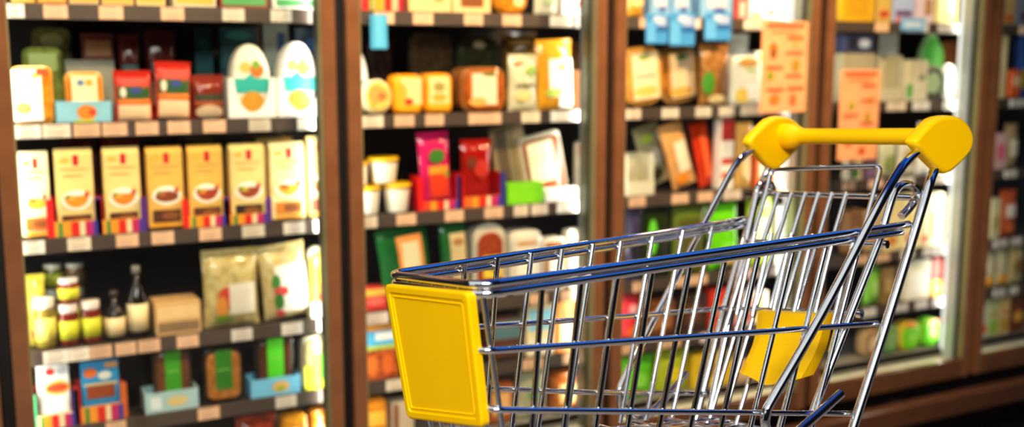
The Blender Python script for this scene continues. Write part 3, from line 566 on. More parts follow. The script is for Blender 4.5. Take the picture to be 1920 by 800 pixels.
br = 'packs seen through the side of the basket'
P('pouch', 'E', 1168, 1204, 552, '#e0404c!', [('e', 0, .7, .4, .2, '#f0b0b0'), ('e', 0, .2, .6, .3, '#e8703c')], 'red_pouch', 'pouch', 'coral red pouch by the door frame, seen through the basket', br, d=.03)
P('tray', 'E', 1210, 1270, 560, '#5a3a24/#7a4a28!', [('r', 0, .5, .6, .5, '#a8703c')], 'brown_food_tray', 'food tray', 'brown food tray seen through the basket beside the coral pouch', br)
P('carton', 'E', 1276, 1326, 552, '#3a2a20', [('r', 0, .5, .6, .5, '#684028')], 'dark_box', 'box', 'dark brown box seen through the middle of the basket', br, d=.05)
P('carton', 'E', 1332, 1378, 540, '#d8341c', [('r', 0, .5, .6, .3, '#e87848')], 'red_carton', 'carton', 'vivid red carton seen through the rear basket wires', br, d=.05)
P('carton', 'E', 1384, 1440, 548, '#ecd8d0', [('r', -.2, .5, .3, .8, '#c83a48'), ('r', .25, .5, .3, .8, '#f2e488')], 'white_red_carton', 'carton', 'pale carton with red and yellow stripes beside the yellow seat flap', br, d=.05)
P('pouch', 'F', 1172, 1230, 676, '#62c020!', [('e', 0, .5, .4, .4, '#8ad848')], 'green_bag', 'food bag', 'lime green bag low behind the basket by the door frame', br, d=.03)
P('pouch', 'F', 1234, 1294, 664, '#a8b828!', [('e', 0, .5, .5, .4, '#e0d020')], 'yellow_green_bag', 'food bag', 'yellow-green bag low behind the basket', br, d=.03)
P('carton', 'F', 1300, 1372, 662, '#e0c020', [('r', 0, .5, .7, .4, '#b89018')], 'yellow_carton', 'carton', 'mustard yellow carton low behind the rear basket wires', br, d=.05)
P('carton', 'F', 1380, 1430, 680, '#c8a078', [('r', 0, .5, .6, .4, '#e0c8a8')], 'tan_carton', 'carton', 'tan carton on the lowest deck behind the gate wires', br, d=.05)

# ------------------------------------------------------------------ stock: bay behind the handle
P('carton', 'A', 1580, 1642, -60, '#d8a81c', [('r', 0, .3, .7, .4, '#c89818')], 'yellow_carton', 'carton', 'mustard yellow carton on the top shelf by the door frame', d=.06)
t4 = 'top shelf packs near the light strip'
P('carton', 'A', 1648, 1676, -60, '#c8a858', [('e', 0, .16, .7, .14, '#b84a28')], 'top_shelf_carton', 'carton', 'ochre carton with red spot on the top shelf, beside the mustard carton', t4, d=.05)
P('carton', 'A', 1680, 1718, -60, '#a8b8dc', [('r', 0, .18, .8, .1, '#6a4a78'), ('r', 0, .06, .8, .1, '#c86a58')], 'top_shelf_carton', 'carton', 'lilac-blue carton on the top shelf between ochre and pink cartons', t4, d=.05)
P('carton', 'A', 1722, 1756, -60, '#d8c0c8', [('r', .2, .3, .4, .3, '#a87a28')], 'top_shelf_carton', 'carton', 'pink-grey carton on the top shelf beside the yellow-orange one', t4, d=.05)
P('carton', 'A', 1760, 1800, -60, '#e8d070', [('e', .1, .14, .4, .16, '#e8702c'), ('e', .35, .1, .2, .1, '#a8d838'), ('r', -.3, .3, .3, .6, '#f0e8a0')], 'top_shelf_carton', 'carton', 'yellow carton with orange and green print nearest the light strip', t4, d=.05)
P('card', 'A', 1690, 1736, 34, '#7ab4e0', [('r', 0, .5, .7, .4, '#c8d8ec')], 'price_card', 'sign', 'light blue price card on the top rail behind the cart handle', back=-.012, base=at(1713, 58, YS - .012).z)
P('carton', 'B', 1582, 1640, 100, '#a8a084', [('r', 0, .5, .7, .3, '#c8c0a4')], 'grey_box', 'box', 'beige box above the second poster, under the dark blue box', d=.07)
P('carton', 'B', 1584, 1638, 64, '#3a4260', [('e', .2, .5, .4, .5, '#a8b4c8'), ('r', -.2, .5, .3, .6, '#1e2030')], 'dark_blue_box', 'box', 'dark blue and silver box stacked on the beige box', base=LAST[0][1] + .002, d=.07)
P('open', 'B', 1650, 1694, 104, '#c4bda2', [], 'white_open_box', 'box', 'beige open box beside the second poster', 'open boxes behind the handle', front=.3, d=.08)
P('open', 'B', 1700, 1742, 112, '#d8d2bc', [('e', -.3, .5, .3, .8, '#68a850')], 'white_open_box', 'box', 'beige open box with green inside, next to the round discs', 'open boxes behind the handle', front=.5, d=.08)
P('tray', 'B', 1734, 1768, 122, '#4a4a44', [('e', 0, .5, .6, .6, '#98b090')], 'round_pack', 'food pack', 'dark round pack standing on edge, second from the light strip', 'round packs', out='round', rim='#8a8c80', wz=-.5, d=.02)
P('tray', 'B', 1770, 1798, 120, '#c0d4cc', [('e', 0, .5, .6, .6, '#d8e8e0'), ('e', .2, .2, .3, .2, '#e8b050')], 'round_pack', 'food pack', 'pale mint round pack standing on edge by the light strip', 'round packs', out='round', rim='#e8ece4', d=.02)
P('tray', 'B', 1728, 1772, 62, '#58b048', [('e', .2, .6, .5, .5, '#78c868')], 'round_green_pack', 'food pack', 'round green pack propped behind the open boxes', out='round', rim='#98c088', back=.14, d=.02)
P('carton', 'B', 1770, 1800, 78, '#7a4a24', [], 'brown_box', 'box', 'brown box behind the pale mint round pack', back=.16, d=.04)
P('carton', 'B', 1648, 1686, 62, '#a8a498', [], 'grey_box', 'box', 'grey box at the back above the beige open boxes', back=.16, d=.05)
m4 = 'packs on the shelf behind the handle bar'
for x0, x1, yt, c, dec, lab, kd in ((1592, 1618, 296, '#c8c0a8', [('e', 0, .3, .6, .4, '#5a8a34')], 'beige pack with green foot under the second poster', 'carton'), (1622, 1646, 292, '#6a5068', [('r', 0, .4, .7, .5, '#8a7090')], 'plum pack under the second poster', 'carton'), (1654, 1686, 262, '#c8c8a8', [('e', 0, .4, .6, .4, '#8a9a50')], 'sage green pouch below the handle bar', 'pouch'), (1690, 1724, 256, '#d8d4c0', [('e', 0, .5, .6, .4, '#b8a858')], 'pale beige pouch behind the near handle cap', 'pouch'), (1728, 1762, 236, '#f0f0ec', [('e', 0, .6, .5, .4, '#c8d0d8')], 'white pouch behind the near handle cap', 'pouch'), (1766, 1798, 240, '#dcdcd8', [('r', 0, .4, .6, .3, '#a0a8a0')], 'white pack by the light strip, level with the handle', 'carton')):
    P(kd, 'C', x0, x1, yt, c, dec, 'handle_height_pack', 'food pack', lab, m4, d=.03)
m5 = 'packs between the gate and the light strip'
for x0, x1, yt, c, dec, lab, kd in ((1590, 1622, 392, '#7a5a3a', [('e', 0, .4, .6, .4, '#c89a58')], 'brown pack behind the gate wires, by the door frame', 'tray'), (1626, 1656, 396, '#c8a878', [('e', 0, .4, .6, .4, '#d88a3c')], 'tan pack behind the near gate post', 'tray'), (1660, 1692, 372, '#ead89c', [('e', 0, .2, .6, .2, '#d88a2c')], 'cream pack seen between the two near frame tubes', 'carton'), (1696, 1730, 362, '#f4eab4', [('e', 0, .2, .7, .16, '#e0682c'), ('e', -.1, .5, .4, .3, '#f0d878')], 'pale yellow pack with orange foot behind the rear post', 'carton'), (1734, 1770, 362, '#f4ecc0', [('r', 0, .4, .24, .5, '#eab83c'), ('e', -.35, .16, .3, .16, '#e0503c')], 'pale yellow pack with amber stripe beside the light strip', 'carton'), (1773, 1796, 366, '#f2e8c0', [('e', 0, .18, .8, .18, '#e0582c'), ('e', 0, .45, .6, .2, '#f0c860')], 'narrow pale yellow pack with red-orange foot at the light strip', 'carton')):
    P(kd, 'D', x0, x1, yt, c, dec, 'pale_yellow_pack', 'food pack', lab, m5, d=.035)
m6 = 'packs beside the rear post'
for x0, x1, yt, c, dec, lab, kd in ((1628, 1654, 506, '#7ab848', [('e', 0, .5, .5, .5, '#a8d878')], 'green pack in the shade between gate post and rear post', 'pouch'), (1656, 1680, 500, '#8a7044', [('r', 0, .5, .6, .4, '#b89a64')], 'brown pack just behind the rear post', 'carton'), (1700, 1746, 488, '#ece8d2', [('r', 0, .4, .7, .5, '#f8f6ec'), ('r', 0, .84, .6, .06, '#c8c49a')], 'cream white pack just beyond the rear post', 'carton')):
    P(kd, 'E', x0, x1, yt, c, dec, 'rear_post_pack', 'food pack', lab, m6, d=.035)
P('carton', 'E', 1750, 1780, 524, '#f0b040', [('e', 0, .5, .6, .4, '#f8cc70')], 'orange_carton', 'carton', 'small orange carton at the light strip under a dark red box', d=.035)
P('carton', 'E', 1750, 1780, 484, '#8a2a28', [('e', 0, .5, .6, .5, '#b84a38')], 'dark_red_box', 'box', 'dark red box stacked on the small orange carton', base=LAST[0][1] + .002, d=.035)
cg = 'round cups on the lowest deck by the light strip'
P('tray', 'F', 1622, 1656, 618, '#98785a', [('e', 0, .5, .6, .6, '#d8c49c')], 'round_cup', 'cup', 'beige round pack on the lowest deck behind the rear post', cg, out='super', rim='#b89a70', d=.04)
P('tray', 'F', 1658, 1686, 610, '#6a9a58', [('e', 0, .5, .6, .6, '#88b070')], 'round_cup', 'cup', 'dull green cup on the lowest deck, just beyond the rear post', cg, out='super', rim='#789a68', d=.04)
P('tray', 'F', 1692, 1727, 604, '#74d010', [('e', 0, .45, .4, .3, '#9ae050'), ('e', -.1, .92, .7, .14, '#e86a30')], 'round_cup', 'cup', 'bright green cup with orange top on the lowest deck', cg, out='super', rim='#e8c840', d=.045)
P('tray', 'F', 1734, 1764, 598, '#66d010', [('e', 0, .45, .5, .3, '#8ae040'), ('r', 0, .92, .7, .14, '#b87a58')], 'round_cup', 'cup', 'bright green cup nearest the light strip', cg, out='super', rim='#8ad838', d=.045)
# ------------------------------------------------------------------ stock: farthest bay
f5 = 'packs in the farthest chiller bay'
for row, x0, x1, yt, c, dec, lab, kd in (
    ('A', 1886, 1908, -40, '#b89a68', [('e', 0, .16, .7, .18, '#c8641c')], 'tan top-shelf pack with orange ball print in the farthest bay', 'carton'),
    ('A', 1911, 1940, -40, '#7a8090', [('r', 0, .2, .6, .2, '#585060')], 'grey top-shelf pack at the picture edge in the farthest bay', 'carton'),
    ('B', 1876, 1892, 66, '#d8c898', [('r', 0, .7, .7, .3, '#e8dcb0')], 'cream pack on the second shelf of the farthest bay', 'carton'),
    ('B', 1894, 1916, 130, '#d8642c', [('e', 0, .6, .7, .4, '#e8c09a')], 'orange pack on the second shelf of the farthest bay', 'tray'),
    ('B', 1918, 1944, 62, '#2a4a8a', [('r', 0, .3, .8, .3, '#a8a030'), ('r', 0, .75, .6, .2, '#5a2838')], 'blue pack on the second shelf of the farthest bay', 'carton'),
    ('C', 1868, 1890, 250, '#c8a8a8', [('r', 0, .5, .6, .4, '#d86a7a')], 'pinkish pack on the third shelf of the farthest bay', 'carton'),
    ('C', 1892, 1914, 238, '#a8906c', [('r', 0, .5, .6, .4, '#d8cdbc')], 'brown-grey pack on the third shelf of the farthest bay', 'pouch'),
    ('D', 1862, 1878, 372, '#c8c49a', [('e', 0, .4, .6, .4, '#a8a060')], 'pale olive pack on the fourth shelf of the farthest bay', 'carton'),
    ('D', 1882, 1912, 362, '#b85a2c', [('r', 0, .6, .6, .3, '#d8d0c0'), ('e', 0, .2, .6, .2, '#d8743c')], 'rust pack with pale label on the fourth shelf of the farthest bay', 'pouch'),
    ('E', 1850, 1870, 472, '#c8c0a0', [('e', 0, .2, .8, .3, '#e8a82c')], 'pale bag with amber food on the fifth shelf of the farthest bay', 'pouch'),
    ('E', 1874, 1894, 468, '#bfb898', [('e', 0, .22, .8, .3, '#e0a02c')], 'pale bag with amber food, second on the fifth shelf of the farthest bay', 'pouch'),
    ('E', 1898, 1926, 462, '#b8a878', [('e', 0, .5, .6, .4, '#8a6a34')], 'khaki bag on the fifth shelf of the farthest bay', 'pouch'),
    ('F', 1838, 1854, 570, '#c8c8b8', [('e', 0, .25, .8, .3, '#d83a2c')], 'pale bottle-like pack with red foot on the deck of the farthest bay', 'carton'),
    ('F', 1857, 1875, 562, '#b8c08a', [('e', 0, .25, .8, .35, '#88b828'), ('e', 0, .6, .4, .1, '#d83a2c')], 'green-footed pack on the deck of the farthest bay', 'carton'),
    ('F', 1878, 1896, 556, '#c8b078', [('e', 0, .25, .8, .35, '#b89028'), ('e', 0, .6, .4, .1, '#d82c2c')], 'mustard-footed pack on the deck of the farthest bay', 'carton'),
    ('F', 1899, 1924, 548, '#6a3a1c', [('e', 0, .4, .7, .3, '#d8a038')], 'dark brown pack with gold print on the deck of the farthest bay', 'carton')):
    P(kd, row, x0, x1, yt, c, dec, 'far_bay_pack', 'food pack', lab, f5, d=.03)
# posters stuck on the doors
def poster(c4, spots, lab):
    Yp = D + .009
    a = at(c4[0], c4[2], Yp); b = at(c4[1], c4[3], Yp)
    if c4[0] < 1540: b.x = min(b.x, (3.055 * BAY) - .0525)
    else: a.x = max(a.x, (3.055 * BAY) + .0525)
    w = b.x - a.x; h = a.z - b.z
    dec = [('r', 0, .95, .8, .05, '#d8603a'), ('r', 0, .88, .6, .02, '#d8703f')]
    for cx, cz, ww, hh, c in spots: dec.append(('e', cx, cz, ww, hh, c))
    for cx, cz in ((.2, .66), (-.22, .5), (.2, .41), (.25, .27), (-.2, .26), (.2, .83)): dec.append(('r', cx, cz, .36, .025, '#c8683c'))
    b_ = MB(); b_.slab(rrect(0, h / 2, w, h, .003), 0, .0016, '#eaa674', .0004); b_.decals(dec, w, h)
    o = b_.build('poster', loc=(a.x + w / 2, Yp, b.z)); tag(o, lab, 'poster', 'orange posters on the chiller doors')
poster((1430, 1519, 39, 209), [(-.25, .68, .16, .18, '#8a5a28'), (-.28, .72, .1, .08, '#c06a20'), (.22, .78, .1, .14, '#d8a050'), (-.3, .41, .16, .1, '#8a9a28'), (.24, .52, .16, .14, '#a88a28'), (-.2, .15, .22, .12, '#e07a34'), (.2, .14, .14, .14, '#d0703c')], 'orange poster with small food pictures, higher of the two door posters')
poster((1577, 1643, 131, 297), [(-.2, .6, .14, .1, '#98a030'), (.25, .66, .12, .1, '#d89850'), (.2, .46, .14, .14, '#a8902c'), (-.25, .2, .2, .1, '#d8743c'), (.1, .1, .2, .08, '#c8602c')], 'orange poster with small food pictures, lower one behind the handle bar')


# ------------------------------------------------------------------ coolers
M0 = .055 * BAY
def mull(k): return M0 + k * BAY
BROWN = '#78543a!'; GAP_DARK = '#17120e'; RAILC = '#51453d'
BOT = H - 1.159 * BAY / .85 - .0; BOTF = H - 1.233 * BAY / .85
ZTOP = H + .62
LED = {u: emit_mat('led_white', (1, .96, .88, 1), s) for u, s in ((0, 1), (1, .25), (2, .2), (3, 1.2), (4, 1.3), (5, 1))}
JAMB = {2: '#55543c', 1: '#6a6850', 3: '#989888', 4: '#a8aca8'}
TAGC = '#e6bc98'  # warm aisle light put into the paper colour
TAGS = {  # (bay, row): [(x, width_px, colour)], whiter ones carrying the LED light at bay ends
 (1, 'A'): [(40, 62, '#f7f3e6'), (128, 44, TAGC), (229, 44, TAGC), (341, 42, TAGC), (452, 40, '#d8cdb8'), (539, 38, '#d8d4c4')],
 (1, 'B'): [(62, 50, '#f7f3e6'), (116, 52, '#f3e8d2'), (172, 50, TAGC), (224, 46, TAGC), (284, 42, TAGC), (343, 42, TAGC), (409, 42, TAGC), (493, 40, '#d8cdb8'), (586, 46, '#f7f3e6')],
 (1, 'C'): [(58, 44, '#f7f3e6'), (145, 44, '#efe0c8'), (236, 42, TAGC), (303, 42, TAGC), (393, 42, TAGC), (474, 42, '#ddd2bc'), (551, 40, '#e6ddcf'), (600, 26, '#f7f3e6')],
 (1, 'D'): [(88, 50, '#f7f3e6'), (133, 38, '#f7f0e0'), (174, 42, TAGC), (222, 40, TAGC), (267, 42, TAGC), (341, 42, TAGC), (445, 40, '#e0d8cc'), (541, 40, '#e4ddd2'), (604, 30, '#e9e9e4')],
 (1, 'E'): [(195, 40, TAGC), (375, 42, TAGC), (525, 40, '#dcd4c4'), (606, 26, '#e9e9e4')],
 (2, 'A'): [(727, 36, TAGC), (798, 36, TAGC), (890, 34, TAGC), (960, 34, TAGC), (1050, 40, '#eeeae0'), (1090, 20, '#ffffff')],
 (2, 'B'): [(703, 38, '#f0ddc4'), (761, 36, TAGC), (817, 34, TAGC), (910, 60, TAGC), (995, 34, '#eadcc0'), (1062, 60, '#f4f1e6')],
 (2, 'C'): [(690, 34, '#f0ddc4'), (762, 36, TAGC), (852, 34, TAGC), (926, 34, TAGC), (977, 26, '#e8d8c0'), (1012, 30, '#e8d8c8'), (1070, 50, '#f4f4ee')],
 (2, 'D'): [(702, 46, '#e8dcd0'), (1010, 34, TAGC), (1070, 34, TAGC)],
 (2, 'E'): [(737, 36, '#e8dcc8'), (1000, 40, TAGC), (1075, 34, TAGC)],
 (3, 'A'): [(1207, 26, TAGC), (1290, 28, '#f0d8d0'), (1342, 28, '#e8e0e0'), (1406, 44, '#dcdccc')],
 (3, 'B'): [(1185, 26, '#f0dcc4'), (1253, 30, '#e6dcc8'), (1314, 28, '#dcd4c4'), (1357, 28, '#dad4c4'), (1405, 44, '#e0ded0')],
 (3, 'C'): [(1195, 30, TAGC), (1275, 30, TAGC), (1322, 28, TAGC), (1372, 32, '#e8d8c4'), (1470, 30, TAGC)],
 (3, 'D'): [(1205, 30, TAGC), (1300, 60, TAGC), (1400, 50, '#e8cfc8')],
 (3, 'E'): [(1190, 40, TAGC), (1262, 40, TAGC), (1340, 40, '#f0d8d8')],
 (4, 'A'): [(1636, 24, TAGC), (1700, 40, '#e8e4da'), (1756, 34, '#dcdcd4')],
 (4, 'B'): [(1670, 34, '#ecdcc8'), (1716, 30, '#f4f4f0'), (1768, 22, '#ffffff')],
 (4, 'C'): [(1590, 22, TAGC), (1640, 26, '#f0c8b8'), (1690, 40, '#eeeae4'), (1756, 40, '#f0eee8')],
 (4, 'D'): [(1620, 24, TAGC), (1660, 24, TAGC), (1706, 24, '#eaeaea'), (1750, 28, '#f6f6f8')],
 (4, 'E'): [(1640, 24, '#dcdcd8'), (1700, 24, '#e0e0e0'), (1738, 22, '#ececf0'), (1768, 18, '#f4f4fa')],
 (5, 'A'): [(1900, 24, '#e0c4a8')], (5, 'B'): [(1892, 24, '#e8e0d8'), (1914, 14, '#e8e0d8')], (5, 'C'): [(1890, 22, '#d8d4cc')], (5, 'D'): [(1880, 26, '#d8d4cc'), (1910, 18, '#d8d4cc')], (5, 'E'): [(1884, 22, '#d8d8d4'), (1912, 14, '#d8d8d4')],
}
UNIT_LABEL = {0: 'glass-door chiller unit cut off by the picture edge, next to the meal carton unit',
 1: 'glass-door chiller unit stocked with cream meal cartons, jars and egg-shaped packs',
 2: 'glass-door chiller unit stocked with yellow-lidded tubs and orange cheese packs',
 3: 'glass-door chiller unit with chicken packs and an orange poster, behind the basket of the cart',
 4: 'glass-door chiller unit behind the cart handle, with bright green cups at its bottom',
 5: 'glass-door chiller unit farthest along the aisle, beyond the cart handle, mostly cut off'}
for u in range(0, 6):
    xa, xb = mull(u - 1), mull(u)
    un = empty('chiller_unit', ((xa + xb) / 2, D, 0)); tag(un, UNIT_LABEL[u], 'refrigerator', 'glass-door chiller units along the aisle')
    xo = (xa + xb) / 2
    def L(x0, x1, y0, y1, z0, z1, key, mb=None, bev=0):
        mb = mb or MB(); mb.box(x0 - xo, x1 - xo, y0 - D, y1 - D, z0, z1, key, bev); return mb
    # carcass
    L(xa, xb, YB, YB + .03, .06, ZTOP, '#3a2f28').build('back_panel', un)
    c = L(xa, xb, D + .05, YB, ZTOP - .05, ZTOP, '#2c241f'); L(xa, xb, D, D + .05, ZTOP - .1, ZTOP, BROWN, c); c.build('canopy', un)
    c = L(xa, xb, D + .03, YB, .09, H - 1.075, '#1a1512'); c.build('plinth', un)
    c = L(xa + .02, xb - .02, YS - .012, YB, H - 1.03, H - 1.013, '#8d8a80'); L(xa + .02, xb - .02, YS - .012, YS, H - 1.06, H - 1.013, '#8d8a80', c)
    c.build('bottom_deck', un)
    c = L(xa, xb, D + .045, YS - .012, H - 1.075, H - 1.045, '#c9c8ae'); c.build('threshold', un)
    # posts between the bays
    c = MB()
    for s, xe in ((1, xa), (-1, xb)):
        x0, x1 = sorted((xe, xe + s * .03)); L(x0, x1, D + .05, D + .1, H - 1.05, ZTOP - .05, JAMB.get(u, '#8f917c'), c)
    c.build('jamb', un)
    for s, xe in ((1, xa), (-1, xb)):
        x0, x1 = sorted((xe + s * .006, xe + s * .03)); L(x0, x1, D + .1005, D + .112, H - 1.03, ZTOP - .06, LED[u]).build('light_strip', un)
    c = MB()
    for a_, b_ in ((xa, xa + .016), (xb - .016, xb)): L(a_, b_, D + .0250, D + .0495, H - 1.05, ZTOP - .1, GAP_DARK, c)  # dark strips stand in for the shade in the door gaps
    c.build('gap_shade', un)
    # shelves
    for row in 'ABCDE':
        zc = H + SHELF_Z[row]
        c = L(xa + .035, xb - .035, YS + .002, YB - .005, zc + RAIL_H / 2 - .022, zc + RAIL_H / 2 - .004, '#3c342e')
        sh = c.build('shelf', un)
        L(xa + .035, xb - .035, YS - .004, YS + .002, zc - RAIL_H / 2, zc + RAIL_H / 2, RAILC).build('price_rail', sh)
        for x, wpx, colr in TAGS.get((u, row), []):
            p0 = at(x - wpx / 2, 400, YS - .006).x; p1 = at(x + wpx / 2, 400, YS - .006).x
            p0 = max(p0, xa + .036); p1 = min(p1, xb - .036)
            if p1 - p0 < .006: continue
            t = MB(); t.box(p0 - xo, p1 - xo, YS - .0065 - D, YS - .0045 - D, zc - RAIL_H * .44, zc + RAIL_H * .42, colr)
            w_ = p1 - p0; cx = (p0 + p1) / 2 - xo
            for q in (.3, -.05, -.3):
                t.box(cx - w_ * .34, cx + w_ * .3 * (1 - abs(q)), YS - .0069 - D, YS - .0066 - D, zc + RAIL_H * q - .0012, zc + RAIL_H * q + .0012, '#b09a86')
            t.build('price_tag', sh)
    # the door
    fw_ = .034; gp = .013; x0, x1 = xa + gp, xb - gp
    d = MB()
    for a, b_ in ((x0, x0 + fw_), (x1 - fw_, x1)): L(a, b_, D, D + .024, BOTF, ZTOP - .11, BROWN, d, .004)
    L(x0 + fw_, x1 - fw_, D + .001, D + .023, BOTF, BOT, '#64452f!', d, .004); L(x0 + fw_, x1 - fw_, D + .001, D + .023, ZTOP - .16, ZTOP - .11, BROWN, d, .004)  # bottom member in darker brown, shade low on the doors painted in
    dr = d.build('door', un)
    g = MB()
    for a, b_ in ((x0 + .008, x0 + fw_ + .004), (x1 - fw_ - .004, x1 - .008)): L(a, b_, D + .0245, D + .040, BOTF + .02, ZTOP - .12, '#22241f', g)
    for a, b_ in ((x0 + fw_, x0 + fw_ + .003), (x1 - fw_ - .003, x1 - fw_)): L(a, b_, D + .003, D + .0244, BOT, ZTOP - .165, '#7a7450', g)
    g.build('gasket', dr)
    L(x0 + fw_ + .003, x1 - fw_ - .003, D + .012, D + .016, BOT - .003, ZTOP - .158, GLASS).build('glass_pane', dr)

zb0, zb1 = H - 1.345 * BAY / .85, H - 1.268 * BAY / .85
b = MB(); b.box(mull(-1), mull(6), -.02, .03, zb0, zb1, '#5c4030!', .008)  # falloff of light towards the floor put into its darker brown
bm_ = b.build('bumper_rail', loc=(0, D - .05, 0)); tag(bm_, 'long brown bumper rail running along the foot of the chiller units', 'rail')
for k in range(8):
    q = MB(); q.box(-.02, .02, .031, .078, zb0 + .01, zb1 - .01, '#1c1512'); q.build('bracket', bm_, loc=(mull(-1) + .4 + k * BAY, 0, 0))
b = MB(); b.box(mull(-1), mull(6), 0, .5, .0005, .0895, '#0b0908'); struct(b.build('baseboard_back', loc=(0, D + .04, 0)))
b = MB(); b.box(-6, 10, -5, YB + .6, -.02, 0, '#8a7e72/#9a8e82'); struct(b.build('floor'))
b = MB(); b.box(-6, 10, -.5, 0, .0005, .004, '#060505'); struct(b.build('floor_shade_1', loc=(0, D + .035, 0)))  # black strip laid on the floor as shade under the bumper
b = MB(); b.box(-6, 10, 0, .05, 0, 3.2, '#2a2420'); struct(b.build('wall_back', loc=(0, YB + .1, 0)))

# ------------------------------------------------------------------ shopping cart
CK = 0.75
YAW, OX, OY, ROLL = 0.18491, 0.58612, 1.40462, -0.09752
LA = Vector((cos(YAW), sin(YAW), 0)); WA = Vector((sin(YAW) * cos(ROLL), -cos(YAW) * cos(ROLL), -sin(ROLL)))
UA = WA.cross(LA)
if UA.z < 0: UA = -UA
ORG = Vector((OX, OY, 0)); EYE = Vector((0, 0, H))
ROOT = EYE + CK * (ORG + LA * .5); ROOT.z = 0
cart = empty('shopping_cart', ROOT, (0, 0, YAW))
tag(cart, 'chrome wire shopping cart with yellow handle, yellow front plate and yellow seat flap', 'shopping cart')
CINV = Matrix.Translation(ROOT) @ Matrix.Rotation(YAW, 4, 'Z'); CINV.invert()
def cw(l, w, z): return CINV @ (EYE + CK * (ORG + LA * l + WA * w + UA * z))       # basket axes: length, width, up
def c0(l, w, zf):                                                                   # level axes, height above the floor
    p = EYE + CK * (ORG + LA * l + Vector((WA.x, WA.y, 0)) * w); p.z = zf; return CINV @ p
def loc(p): q = p - ORG; return Vector((q.dot(LA), q.dot(WA), q.dot(UA)))
def solve(x, y, f):
    d = ray(x, y); ts = [.8 + .004 * i for i in range(680)]; pf = None
    for t in ts:
        v = f(loc(d * t))
        if pf is not None and pf * v <= 0:
            a, b = t - .004, t; fa = pf
            for _ in range(40):
                m_ = (a + b) / 2; fm = f(loc(d * m_))
                if fa * fm <= 0: b = m_
                else: a = m_; fa = fm
            return loc(d * a)
        pf = v
    raise ValueError((x, y))
LEAN = .03
def hwid(l, z): return .118 + .0778 * l - LEAN * (-.321 - z)
def sd(x, y, s, off=0): return solve(x, y, lambda c: s * c.y - (hwid(c.x, c.z) + off))
def gl(z): return .952 + .56 * (z + .272)                  # plane of the rear gate
def gt(x, y, off=0): return solve(x, y, lambda c: c.x - gl(c.z) - off)
def pl(x, y, l0=-.02): return solve(x, y, lambda c: c.x - l0 - .09 * (-.328 - c.z))
def smooth(pts, n=6):
    """Catmull-Rom through the points"""
    pts = [Vector(p) for p in pts]; out = []
    P4 = [pts[0] * 2 - pts[1]] + pts + [pts[-1] * 2 - pts[-2]]
    for i in range(len(pts) - 1):
        a, b, c, d = P4[i:i + 4]
        for k in range(n):
            t = k / n
            out.append(.5 * ((2 * b) + (c - a) * t + (2 * a - 5 * b + 4 * c - d) * t * t + (3 * b - a - 3 * c + d) * t ** 3))
    out.append(pts[-1]); return out
def fillet(pts, r, n=6):
    pts = [Vector(p) for p in pts]; out = [pts[0]]
    for i in range(1, len(pts) - 1):
        p = pts[i]; a = (pts[i - 1] - p); b = (pts[i + 1] - p); la, lb = a.length, b.length
        rr = min(r, la * .45, lb * .45); A = p + a.normalized() * rr; B = p + b.normalized() * rr
        for k in range(n + 1):
            t = k / n; out.append(A * (1 - t) ** 2 + p * 2 * t * (1 - t) + B * t * t)
    out.append(pts[-1]); return out
def wire(name, pts, r, parent=cart, m_=CHROME, seg=14):
    b = MB(); b.tube([cw(*p) for p in pts], [q * CK for q in r] if isinstance(r, list) else r * CK, m_, seg); return b.build(name, parent)
# rim: two wires going round the two sides and the front
R_RIM = .0066
def loop(near, far, lf):
    """near and far lists run from the back to the front corner"""
    return list(near) + list(far)[::-1]
rim_n = [sd(1704, 420, 1), sd(1500, 449, 1), sd(1300, 478.5, 1), sd(1100, 506, 1)]
rim_f = [sd(1396, 411, -1), sd(1250, 435, -1), sd(1100, 460, -1), sd(900, 492, -1)]
zN = sd(905, 528, 1).z; zF = sd(745, 513, -1).z
nc = Vector((-.006, .120, -.319)); fc = Vector((-.006, -.120, -.319))
wire('basket_rim', fillet([rim_n[0], rim_n[2], nc, fc, rim_f[1], rim_f[0]], .03), R_RIM, seg=16)
dz = Vector((0, 0, -.0128))
wire('rim_wire', fillet([rim_n[0] + dz + Vector((-.02, -.002, 0)), rim_n[2] + dz, nc + dz, fc + dz, rim_f[1] + dz, rim_f[0] + dz], .03), .0060, seg=14)
# rails
mn = [sd(1645, 606, 1), sd(1300, 631, 1), sd(915, 656, 1)]
mf = [sd(1385, 575, -1), sd(1228, 589, -1), sd(893, 618, -1)]
def rail(n_, f_):
    a = n_[-1]; ln = (a - n_[0]) ; a = Vector((-.004, n_[-1].y + .001, a.z + .0))
    zf = a.z
    b = Vector((-.004, -a.y, zf))
    wire('side_rail', fillet([n_[0], n_[1], a, b, f_[1], f_[0]], .02), .0051)
rail(mn, mf)
ln_ = [sd(1600, 775, 1), sd(1200, 771, 1), sd(925, 768, 1)]
lf_ = [sd(1322, 737, -1), sd(1100, 735, -1), sd(910, 735, -1)]
a = Vector((.008, ln_[2].y, ln_[2].z)); b_ = Vector((.008, -ln_[2].y, ln_[2].z))
wire('side_rail', fillet([ln_[0], ln_[1], a, b_, lf_[1], lf_[0]], .02), .0049)
